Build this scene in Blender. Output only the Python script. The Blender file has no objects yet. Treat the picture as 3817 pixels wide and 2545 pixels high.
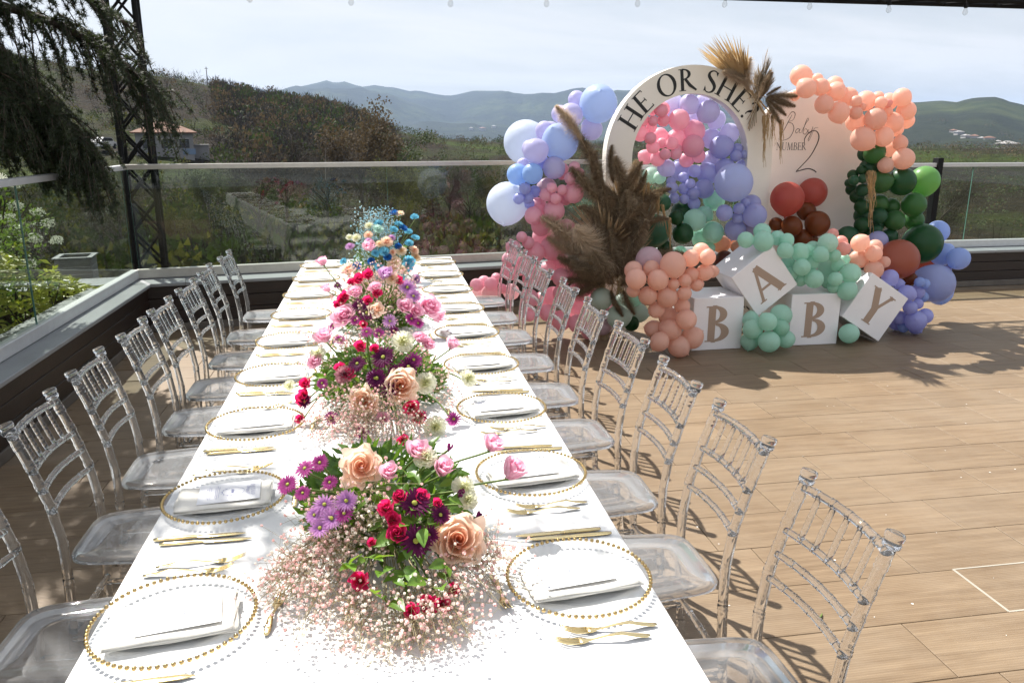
import bpy, math, random
import numpy as np
from mathutils import Vector, Matrix, Euler

rnd = random.Random(7)
S = bpy.context.scene
COL = S.collection
R = math.radians

# ------------------------------------------------------------------ camera
cam_d = bpy.data.cameras.new("camera")
cam = bpy.data.objects.new("camera", cam_d)
COL.objects.link(cam)
cam_d.sensor_fit = 'HORIZONTAL'
cam_d.sensor_width = 36.0
cam_d.lens = 27.55
cam_d.clip_start = 0.05
cam_d.clip_end = 30000
CAM = Vector((0.023, 0.0, 1.75))
cam.location = CAM
cam.rotation_euler = Euler((R(90 - 14.753), 0, R(-9.485)), 'XYZ')
S.camera = cam

# ------------------------------------------------------------------ light
SUN_EL, SUN_AZ = 52.0, -30.0           # azimuth from +Y towards +X
TOSUN = Vector((math.sin(R(SUN_AZ)) * math.cos(R(SUN_EL)), math.cos(R(SUN_AZ)) * math.cos(R(SUN_EL)), math.sin(R(SUN_EL))))
sd = bpy.data.lights.new("sun", 'SUN')
sd.energy = 5.0
sd.angle = R(0.53)
sd.color = (1.0, 0.955, 0.88)
sun = bpy.data.objects.new("sun", sd)
COL.objects.link(sun)
sun.rotation_euler = TOSUN.to_track_quat('Z', 'Y').to_euler()

W = bpy.data.worlds.new("World")
S.world = W
W.use_nodes = True
nt = W.node_tree
nt.nodes.clear()
N = nt.nodes.new
L = nt.links.new
out = N('ShaderNodeOutputWorld'); bg = N('ShaderNodeBackground')
sky = N('ShaderNodeTexSky'); sky.sky_type = 'NISHITA'; sky.sun_disc = False
sky.sun_elevation = R(SUN_EL); sky.sun_rotation = R(SUN_AZ)
sky.altitude = 300; sky.air_density = 1.0; sky.dust_density = 3.0; sky.ozone_density = 1.0
tc = N('ShaderNodeTexCoord'); sep = N('ShaderNodeSeparateXYZ'); L(tc.outputs['Generated'], sep.inputs[0])
zz = N('ShaderNodeMath'); zz.operation = 'ADD'; zz.inputs[1].default_value = 0.16; L(sep.outputs['Z'], zz.inputs[0])
zm = N('ShaderNodeMath'); zm.operation = 'MAXIMUM'; zm.inputs[1].default_value = 0.06; L(zz.outputs[0], zm.inputs[0])
dx = N('ShaderNodeMath'); dx.operation = 'DIVIDE'; L(sep.outputs['X'], dx.inputs[0]); L(zm.outputs[0], dx.inputs[1])
dy = N('ShaderNodeMath'); dy.operation = 'DIVIDE'; L(sep.outputs['Y'], dy.inputs[0]); L(zm.outputs[0], dy.inputs[1])
cmb = N('ShaderNodeCombineXYZ'); L(dx.outputs[0], cmb.inputs['X']); L(dy.outputs[0], cmb.inputs['Y'])
mp = N('ShaderNodeMapping'); mp.inputs['Scale'].default_value = (0.55, 1.0, 1); mp.inputs['Rotation'].default_value = (0, 0, R(12)); mp.inputs['Location'].default_value = (2.3, 0.7, 0); L(cmb.outputs[0], mp.inputs['Vector'])
n1 = N('ShaderNodeTexNoise'); n1.inputs['Scale'].default_value = 1.1; n1.inputs['Detail'].default_value = 9; n1.inputs['Roughness'].default_value = 0.58; n1.inputs['Distortion'].default_value = 0.5
L(mp.outputs[0], n1.inputs['Vector'])
cr = N('ShaderNodeValToRGB'); cr.color_ramp.elements[0].position = 0.14; cr.color_ramp.elements[1].position = 0.62
L(n1.outputs['Fac'], cr.inputs[0])
cf = N('ShaderNodeMath'); cf.operation = 'MULTIPLY'; cf.inputs[1].default_value = 0.92; L(cr.outputs['Color'], cf.inputs[0])
mx = N('ShaderNodeMix'); mx.data_type = 'RGBA'
L(cf.outputs[0], mx.inputs['Factor']); L(sky.outputs[0], mx.inputs['A']); mx.inputs['B'].default_value = (8.6, 8.65, 8.75, 1)
L(mx.outputs['Result'], bg.inputs['Color']); bg.inputs['Strength'].default_value = 0.055
L(bg.outputs[0], out.inputs['Surface'])

S.view_settings.view_transform = 'Standard'
S.view_settings.look = 'None'
S.view_settings.gamma = 1.0
S.view_settings.exposure = 1.02
S.view_settings.use_curve_mapping = False
S.render.engine = 'CYCLES'
cy = S.cycles
cy.max_bounces = 9; cy.diffuse_bounces = 3; cy.glossy_bounces = 4; cy.transmission_bounces = 10
cy.transparent_max_bounces = 24; cy.volume_bounces = 0
cy.caustics_reflective = False; cy.caustics_refractive = False; cy.blur_glossy = 0.6
cy.sample_clamp_indirect = 6.0
cy.use_denoising = True
try:
    cy.denoiser = 'OPENIMAGEDENOISE'
    cy.denoising_input_passes = 'RGB_ALBEDO_NORMAL'
    cy.denoising_prefilter = 'ACCURATE'
except Exception:
    pass
cy.use_adaptive_sampling = True
cy.adaptive_threshold = 0.015

# ------------------------------------------------------------------ materials
def srgb(r, g, b):
    f = lambda c: (c / 255 / 12.92) if c / 255 <= 0.04045 else ((c / 255 + 0.055) / 1.055) ** 2.4
    return (f(r), f(g), f(b))

MATS = {}
def M(name, col, rough=0.5, metal=0.0, var=0.0, scale=8.0, bump=0.0, bscale=60.0, transl=0.0, tcol=None, spec=0.5, coat=0.0, stretch=(1, 1, 1), col2=None, island=0.0, objrand=0.0, world=False, sheen=0.0):
    """Principled material with noise colour variation, optional bump and a translucent share."""
    m = bpy.data.materials.new(name); m.use_nodes = True
    nt = m.node_tree; N = nt.nodes.new; L = nt.links.new
    p = nt.nodes['Principled BSDF']; o = nt.nodes['Material Output']
    p.inputs['Base Color'].default_value = (*col, 1); p.inputs['Roughness'].default_value = rough; p.inputs['Metallic'].default_value = metal
    p.inputs['Specular IOR Level'].default_value = spec
    if coat: p.inputs['Coat Weight'].default_value = coat; p.inputs['Coat Roughness'].default_value = 0.07
    if sheen: p.inputs['Sheen Weight'].default_value = sheen
    csock = None
    vec = None
    if var or bump or col2:
        if world:
            g = N('ShaderNodeNewGeometry'); vsrc = g.outputs['Position']
        else:
            t = N('ShaderNodeTexCoord'); vsrc = t.outputs['Object']
        mpn = N('ShaderNodeMapping'); mpn.inputs['Scale'].default_value = stretch; L(vsrc, mpn.inputs['Vector']); vec = mpn.outputs[0]
    if var or col2:
        n = N('ShaderNodeTexNoise'); n.inputs['Scale'].default_value = scale; n.inputs['Detail'].default_value = 5; n.inputs['Roughness'].default_value = 0.6
        L(vec, n.inputs['Vector'])
        r = N('ShaderNodeValToRGB'); r.color_ramp.elements[0].position = 0.32; r.color_ramp.elements[1].position = 0.68
        c2 = col2 if col2 else tuple(min(1, c * (1 + var)) for c in col)
        c1 = col if col2 else tuple(c * (1 - var) for c in col)
        r.color_ramp.elements[0].color = (*c1, 1); r.color_ramp.elements[1].color = (*c2, 1)
        L(n.outputs['Fac'], r.inputs[0]); csock = r.outputs['Color']
    if island or objrand:
        if island:
            g2 = N('ShaderNodeNewGeometry'); rs = g2.outputs['Random Per Island']; amt = island
        else:
            g2 = N('ShaderNodeObjectInfo'); rs = g2.outputs['Random']; amt = objrand
        mr = N('ShaderNodeMapRange'); mr.inputs['To Min'].default_value = 1 - amt; mr.inputs['To Max'].default_value = 1 + amt; L(rs, mr.inputs['Value'])
        hs = N('ShaderNodeHueSaturation'); L(mr.outputs[0], hs.inputs['Value'])
        if csock: L(csock, hs.inputs['Color'])
        else: hs.inputs['Color'].default_value = (*col, 1)
        csock = hs.outputs['Color']
    if csock: L(csock, p.inputs['Base Color'])
    if bump:
        nb = N('ShaderNodeTexNoise'); nb.inputs['Scale'].default_value = bscale; nb.inputs['Detail'].default_value = 4; L(vec, nb.inputs['Vector'])
        b = N('ShaderNodeBump'); b.inputs['Strength'].default_value = bump; b.inputs['Distance'].default_value = 0.02; L(nb.outputs['Fac'], b.inputs['Height']); L(b.outputs[0], p.inputs['Normal'])
    if transl:
        t = N('ShaderNodeBsdfTranslucent'); t.inputs['Color'].default_value = (*(tcol or col), 1)
        if csock and not tcol: L(csock, t.inputs['Color'])
        ms = N('ShaderNodeMixShader'); ms.inputs[0].default_value = transl
        L(p.outputs[0], ms.inputs[1]); L(t.outputs[0], ms.inputs[2]); L(ms.outputs[0], o.inputs['Surface'])
    MATS[name] = m
    return m

def thin_glass(name, tint, ior=1.5, rough=0.0, haze=0.0):
    """Thin clear sheet: transparent plus a Fresnel-weighted reflection, with a little surface haze."""
    m = bpy.data.materials.new(name); m.use_nodes = True
    nt = m.node_tree; N = nt.nodes.new; L = nt.links.new
    nt.nodes.remove(nt.nodes['Principled BSDF']); o = nt.nodes['Material Output']
    tr = N('ShaderNodeBsdfTransparent'); tr.inputs['Color'].default_value = (*tint, 1)
    gl = N('ShaderNodeBsdfGlossy'); gl.inputs['Roughness'].default_value = rough
    fr = N('ShaderNodeFresnel')
    ge = N('ShaderNodeNewGeometry'); im = N('ShaderNodeMapRange'); im.inputs['To Min'].default_value = ior; im.inputs['To Max'].default_value = 1 / ior
    L(ge.outputs['Backfacing'], im.inputs['Value']); L(im.outputs[0], fr.inputs['IOR'])
    ms = N('ShaderNodeMixShader'); L(fr.outputs[0], ms.inputs[0]); L(tr.outputs[0], ms.inputs[1]); L(gl.outputs[0], ms.inputs[2])
    last = ms.outputs[0]
    if haze:
        df = N('ShaderNodeBsdfDiffuse'); df.inputs['Color'].default_value = (0.8, 0.8, 0.78, 1)
        m2 = N('ShaderNodeMixShader'); m2.inputs[0].default_value = haze; L(last, m2.inputs[1]); L(df.outputs[0], m2.inputs[2]); last = m2.outputs[0]
    L(last, o.inputs['Surface'])
    return m

def acrylic(name, milky=0.0, rough=0.02, scratch=0.0, tint=(1, 1, 1)):
    m = bpy.data.materials.new(name); m.use_nodes = True
    nt = m.node_tree; N = nt.nodes.new; L = nt.links.new
    p = nt.nodes['Principled BSDF']; o = nt.nodes['Material Output']
    p.inputs['Base Color'].default_value = (*tint, 1); p.inputs['Roughness'].default_value = rough
    p.inputs['Transmission Weight'].default_value = 1.0; p.inputs['IOR'].default_value = 1.38
    if scratch:
        t = N('ShaderNodeTexCoord'); mpn = N('ShaderNodeMapping'); mpn.inputs['Scale'].default_value = (3, 30, 3); L(t.outputs['Object'], mpn.inputs['Vector'])
        n = N('ShaderNodeTexNoise'); n.inputs['Scale'].default_value = 6; n.inputs['Detail'].default_value = 6; L(mpn.outputs[0], n.inputs['Vector'])
        mr = N('ShaderNodeMapRange'); mr.inputs['From Min'].default_value = 0.35; mr.inputs['From Max'].default_value = 0.75; mr.inputs['To Min'].default_value = milky * 0.55; mr.inputs['To Max'].default_value = milky * 1.5; L(n.outputs['Fac'], mr.inputs['Value'])
        fac = mr.outputs[0]
    if milky:
        d = N('ShaderNodeBsdfDiffuse'); d.inputs['Color'].default_value = (0.9, 0.92, 0.95, 1)
        tl = N('ShaderNodeBsdfTranslucent'); tl.inputs['Color'].default_value = (0.9, 0.92, 0.95, 1)
        a = N('ShaderNodeMixShader'); a.inputs[0].default_value = 0.55; L(d.outputs[0], a.inputs[1]); L(tl.outputs[0], a.inputs[2])
        ms = N('ShaderNodeMixShader'); ms.inputs[0].default_value = milky
        if scratch: L(fac, ms.inputs[0])
        L(p.outputs[0], ms.inputs[1]); L(a.outputs[0], ms.inputs[2]); L(ms.outputs[0], o.inputs['Surface'])
    return m

# ------------------------------------------------------------------ geometry
class MB:
    """Collects vertices and faces of ONE mesh."""
    def __init__(s): s.v = []; s.f = []
    def add(s, v, f):
        o = len(s.v); s.v.extend(tuple(p) for p in v); s.f.extend(tuple(i + o for i in q) for q in f); return s
    def box(s, x0, x1, y0, y1, z0, z1, b=0.0):
        if b <= 0:
            v = [(x, y, z) for z in (z0, z1) for y in (y0, y1) for x in (x0, x1)]
            return s.add(v, [(0, 2, 3, 1), (4, 5, 7, 6), (0, 1, 5, 4), (2, 6, 7, 3), (0, 4, 6, 2), (1, 3, 7, 5)])
        X = (x0, x1); Y = (y0, y1); Z = (z0, z1); v = []; idx = {}
        for i in (0, 1):
            for j in (0, 1):
                for k in (0, 1):
                    sx = b if i == 0 else -b; sy = b if j == 0 else -b; sz = b if k == 0 else -b
                    for a, p in enumerate(((X[i], Y[j] + sy, Z[k] + sz), (X[i] + sx, Y[j], Z[k] + sz), (X[i] + sx, Y[j] + sy, Z[k]))):
                        idx[i, j, k, a] = len(v); v.append(p)
        f = []
        c = lambda i, j, k, a: idx[i, j, k, a]
        for i in (0, 1):
            q = [c(i, 0, 0, 0), c(i, 1, 0, 0), c(i, 1, 1, 0), c(i, 0, 1, 0)]; f.append(q if i else q[::-1])
            q = [c(0, i, 0, 1), c(1, i, 0, 1), c(1, i, 1, 1), c(0, i, 1, 1)]; f.append(q[::-1] if i else q)
            q = [c(0, 0, i, 2), c(1, 0, i, 2), c(1, 1, i, 2), c(0, 1, i, 2)]; f.append(q if i else q[::-1])
        for i in (0, 1):
            for j in (0, 1):
                f.append([c(i, j, 0, 0), c(i, j, 1, 0), c(i, j, 1, 1), c(i, j, 0, 1)])
                f.append([c(i, 0, j, 0), c(i, 1, j, 0), c(i, 1, j, 2), c(i, 0, j, 2)])
                f.append([c(0, i, j, 1), c(1, i, j, 1), c(1, i, j, 2), c(0, i, j, 2)])
                for k in (0, 1): f.append([c(i, j, k, 0), c(i, j, k, 1), c(i, j, k, 2)])
        return s.add(v, f)
    def tube(s, pts, rad, n=8, cap=True):
        pts = [Vector(p) for p in pts]; m = len(pts)
        if not isinstance(rad, (list, tuple)): rad = [rad] * m
        prev = None; rings = []
        for i, p in enumerate(pts):
            t = (pts[min(i + 1, m - 1)] - pts[max(i - 1, 0)])
            if t.length < 1e-9: t = Vector((0, 0, 1))
            t.normalize()
            if prev is None:
                a = Vector((0, 0, 1)) if abs(t.z) < 0.9 else Vector((1, 0, 0))
                u = t.cross(a).normalized()
            else:
                u = (prev - t * prev.dot(t))
                u = u.normalized() if u.length > 1e-6 else t.orthogonal().normalized()
            prev = u; w = t.cross(u)
            rings.append([p + (u * math.cos(2 * math.pi * k / n) + w * math.sin(2 * math.pi * k / n)) * rad[i] for k in range(n)])
        v = [q for r in rings for q in r]; f = []
        for i in range(m - 1):
            for k in range(n):
                f.append((i * n + k, i * n + (k + 1) % n, (i + 1) * n + (k + 1) % n, (i + 1) * n + k))
        if cap: f.append(tuple(range(n))[::-1]); f.append(tuple((m - 1) * n + k for k in range(n)))
        return s.add(v, f)
    def lathe(s, prof, n=24, c=(0, 0, 0), closed=True):
        v = []; f = []; m = len(prof)
        for r, z in prof:
            for k in range(n):
                a = 2 * math.pi * k / n; v.append((c[0] + r * math.cos(a), c[1] + r * math.sin(a), c[2] + z))
        for i in range(m - 1):
            for k in range(n): f.append((i * n + k, i * n + (k + 1) % n, (i + 1) * n + (k + 1) % n, (i + 1) * n + k))
        if closed:
            f.append(tuple(range(n))[::-1]); f.append(tuple((m - 1) * n + k for k in range(n)))
        return s.add(v, f)
    def sphere(s, c, r, n=12, m=8, sc=(1, 1, 1)):
        v = []; f = []
        v.append((c[0], c[1], c[2] + r * sc[2]))
        for i in range(1, m):
            t = math.pi * i / m
            for k in range(n):
                a = 2 * math.pi * k / n; v.append((c[0] + r * sc[0] * math.sin(t) * math.cos(a), c[1] + r * sc[1] * math.sin(t) * math.sin(a), c[2] + r * sc[2] * math.cos(t)))
        v.append((c[0], c[1], c[2] - r * sc[2])); e = len(v) - 1
        for k in range(n): f.append((0, 1 + k, 1 + (k + 1) % n)); f.append((e, e - n + (k + 1) % n, e - n + k))
        for i in range(m - 2):
            for k in range(n):
                a = 1 + i * n; f.append((a + k, a + n + k, a + n + (k + 1) % n, a + (k + 1) % n))
        return s.add(v, f)
    def prism(s, poly, z0, z1, fn=None):
        n = len(poly); fn = fn or (lambda x, y, z: (x, y, z))
        v = [fn(x, y, z0) for x, y in poly] + [fn(x, y, z1) for x, y in poly]
        f = [tuple(range(n))[::-1], tuple(range(n, 2 * n))] + [(i, (i + 1) % n, n + (i + 1) % n, n + i) for i in range(n)]
        return s.add(v, f)
    def mesh(s, name, smooth=False):
        me = bpy.data.meshes.new(name); me.from_pydata(s.v, [], s.f); me.update()
        if smooth: me.polygons.foreach_set('use_smooth', [True] * len(me.polygons))
        return me

def npmesh(name, V, F, smooth=False):
    me = bpy.data.meshes.new(name); me.from_pydata([tuple(p) for p in V], [], [tuple(q) for q in F]); me.update()
    if smooth: me.polygons.foreach_set('use_smooth', [True] * len(me.polygons))
    return me

def obj(name, me, mat=None, parent=None, loc=None, rot=None, scale=None, smooth=False):
    if isinstance(me, MB): me = me.mesh(name, smooth)
    o = bpy.data.objects.new(name, me)
    if mat is not None and me is not None and not me.materials: me.materials.append(mat)
    COL.objects.link(o)
    if parent is not None: o.parent = parent
    if loc is not None: o.location = loc
    if rot is not None: o.rotation_euler = rot
    if scale is not None: o.scale = scale if isinstance(scale, (tuple, list)) else (scale,) * 3
    return o

def tag(o, label, cat, group=None):
    o['label'] = label; o['category'] = cat
    if group: o['group'] = group
    return o

def thing(name, label, cat, loc=(0, 0, 0), rotz=0.0, group=None):
    o = bpy.data.objects.new(name, None); COL.objects.link(o)
    o.empty_display_size = 0.1
    o.location = loc; o.rotation_euler = (0, 0, rotz)
    return tag(o, label, cat, group)

def kind(o, k): o['kind'] = k; return o

def copy_tree(o, parent=None):
    c = o.copy(); COL.objects.link(c); c.parent = parent
    for ch in o.children: copy_tree(ch, c)
    return c

def catmull(pts, n=8):
    P = [Vector(p) for p in pts]; P = [P[0] * 2 - P[1]] + P + [P[-1] * 2 - P[-2]]; o = []
    for i in range(1, len(P) - 2):
        for k in range(n):
            t = k / n
            o.append(0.5 * ((2 * P[i]) + (P[i + 1] - P[i - 1]) * t + (2 * P[i - 1] - 5 * P[i] + 4 * P[i + 1] - P[i + 2]) * t * t + (3 * P[i] - P[i - 1] - 3 * P[i + 1] + P[i + 2]) * t ** 3))
    o.append(P[-2]); return o

ORD = ['first', 'second', 'third', 'fourth', 'fifth', 'sixth', 'seventh', 'eighth', 'ninth', 'tenth']

def interp(tab, a):
    if a <= tab[0][0]: return tab[0][1]
    for (a0, e0), (a1, e1) in zip(tab, tab[1:]):
        if a <= a1: return e0 + (e1 - e0) * (a - a0) / (a1 - a0)
    return tab[-1][1]
def sstep(x, a, b):
    t = min(1, max(0, (x - a) / (b - a))); return t * t * (3 - 2 * t)

# ------------------------------------------------------------------ lettering made of ribbons
class Glyph:
    def __init__(s): s.q = []; s.k = 0
    def rib(s, pts, w):
        pts = [Vector((p[0], p[1])) for p in pts]; m = len(pts)
        ws = w if isinstance(w, (list, tuple)) else [w] * m
        if len(ws) != m: ws = [interp([(i / (len(ws) - 1), x) for i, x in enumerate(ws)], j / (m - 1)) for j in range(m)]
        Lp = []; Rp = []
        for i, p in enumerate(pts):
            t = (pts[min(i + 1, m - 1)] - pts[max(i - 1, 0)]); t = t.normalized() if t.length > 1e-9 else Vector((1, 0)); nrm = Vector((-t.y, t.x)) * ws[i] / 2
            Lp.append(p + nrm); Rp.append(p - nrm)
        for i in range(m - 1): s.q.append(([Lp[i], Rp[i], Rp[i + 1], Lp[i + 1]], s.k))
        s.k += 1; return s
    def ell(s, cx, cy, rx, ry, ix, iy, a0=0, a1=360, off=0.0, n=28):
        for i in range(n):
            p = []
            for (rr, t) in (((rx, ry), i), ((rx, ry), i + 1), ((ix, iy), i + 1), ((ix, iy), i)):
                a = R(a0 + (a1 - a0) * t / n); o = 0 if rr == (rx, ry) else off
                p.append(Vector((cx + o + rr[0] * math.cos(a), cy + rr[1] * math.sin(a))))
            s.q.append((p, s.k))
        s.k += 1; return s
    def serif(s, x, y, w, h, d): return s.rib([(x - w / 2, y), (x + w / 2, y)], h).rib([(x, y), (x, y + d * h * 2.2)], [w * 0.55, w * 0.2])

def glyph(ch, b=0.115):
    g = Glyph(); t = b * 0.36; st = lambda x: g.rib([(x, 0), (x, 1)], b)
    def ser(x, w=None):
        w = w or b + 0.17; g.serif(x, 0.018, w, 0.036, 1); g.serif(x, 0.982, w, 0.036, -1)
    if ch == 'H': st(.15); st(.72); g.rib([(.15, .52), (.72, .52)], t); ser(.15); ser(.72); wd = .87
    elif ch == 'E':
        st(.15); ser(.15, b + .12)
        for y, x in ((.978, .56), (.52, .48), (.022, .60)):
            g.rib([(.15, y), (x, y)], t); g.rib([(x - .015, y + (.10 if y < .9 else .02)), (x - .005, y - (.10 if y > .1 else .02))], [.03, .04])
        wd = .64
    elif ch == 'O': g.ell(.47, .5, .46, .525, .46 - b * 1.05, .525 - t); wd = .94
    elif ch == 'R':
        st(.15); ser(.15); g.ell(.22, .755, .34, .245, .34 - b * .95, .245 - t, -90, 90, 0, 16); g.rib([(.15, .99), (.24, .99)], t); g.rib([(.15, .52), (.24, .52)], t)
        g.rib([(.30, .53), (.5, .24), (.80, -.01)], [b * .8, b, b * .55]); wd = .76
    elif ch == 'S':
        g.rib(catmull([(.50, .86, 0), (.44, .97, 0), (.28, 1.0, 0), (.13, .90, 0), (.12, .74, 0), (.24, .60, 0), (.40, .46, 0), (.50, .30, 0), (.46, .10, 0), (.30, 0, 0), (.13, .03, 0), (.06, .18, 0)], 5), [t * 1.3, t, t, b * .6, b, b * 1.1, b * 1.1, b, b * .7, t, t, t * 1.3])
        g.rib([(.505, .80), (.515, .98)], [.03, .05]); g.rib([(.055, .24), (.05, .02)], [.03, .05]); wd = .58
    elif ch == '?':
        g.rib(catmull([(.06, .80, 0), (.12, .96, 0), (.28, 1.0, 0), (.42, .88, 0), (.40, .70, 0), (.27, .52, 0), (.21, .38, 0), (.22, .26, 0)], 5), [t * 1.4, t, t, b, b, b * .7, t, t]); g.ell(.22, .06, .07, .07, 0.001, 0.001, 0, 360, 0, 12); wd = .48
    elif ch == 'B':
        st(.17); ser(.17, b + .14); g.rib([(.17, .985), (.3, .985)], t); g.rib([(.17, .53), (.32, .53)], t); g.rib([(.17, .015), (.3, .015)], t)
        g.ell(.26, .76, .34, .24, .34 - b * 1.0, .24 - t, -90, 90, 0, 16); g.ell(.28, .265, .40, .265, .40 - b * 1.1, .265 - t, -90, 90, 0, 16); wd = .7
    elif ch == 'A':
        g.rib([(.38, 1.03), (.08, 0)], t * 1.2); g.rib([(.38, 1.02), (.75, 0)], b * 1.05); g.rib([(.17, .34), (.62, .34)], t); g.serif(.08, .018, .22, .036, 1); g.serif(.74, .018, .30, .036, 1); wd = .85
    elif ch == 'Y':
        g.rib([(.40, .48), (.40, 0)], b); g.rib([(.12, 1), (.41, .44)], b); g.rib([(.70, 1), (.42, .46)], t * 1.2); g.serif(.40, .018, .32, .036, 1); g.serif(.12, .982, .28, .036, -1); g.serif(.70, .982, .22, .036, -1); wd = .82
    elif ch == 'N':
        g.rib([(.14, 0), (.14, 1)], t * 1.1); g.rib([(.76, 0), (.76, 1)], t * 1.1); g.rib([(.12, 1), (.76, 0)], b); g.serif(.14, .018, .2, .036, 1); g.serif(.76, .982, .2, .036, -1); g.serif(.10, .982, .16, .036, -1); wd = .9
    elif ch == 'U':
        g.rib(catmull([(.14, 1, 0), (.14, .4, 0), (.2, .08, 0), (.42, -.01, 0), (.62, .1, 0), (.68, .4, 0), (.68, 1, 0)], 5), [b, b, b * .8, t, t, t, t]); g.serif(.14, .982, .26, .036, -1); g.serif(.68, .982, .2, .036, -1); wd = .82
    elif ch == 'M':
        g.rib([(.12, 0), (.18, 1)], t * 1.1); g.rib([(.18, 1), (.50, .02)], b); g.rib([(.50, .02), (.80, 1)], t * 1.1); g.rib([(.80, 1), (.87, 0)], b); g.serif(.12, .018, .2, .036, 1); g.serif(.87, .018, .26, .036, 1); wd = 1.0
    else: wd = .35
    return g, wd

def glyph_mesh(name, g, fn):
    """fn(x, y, lift) -> 3-D point; every stroke lies a hair above the one before it."""
    mb = MB()
    for q, k in g.q: mb.add([fn(p.x, p.y, 0.0006 + 0.0002 * k) for p in q], [(0, 1, 2, 3)])
    return mb.mesh(name)

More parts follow.
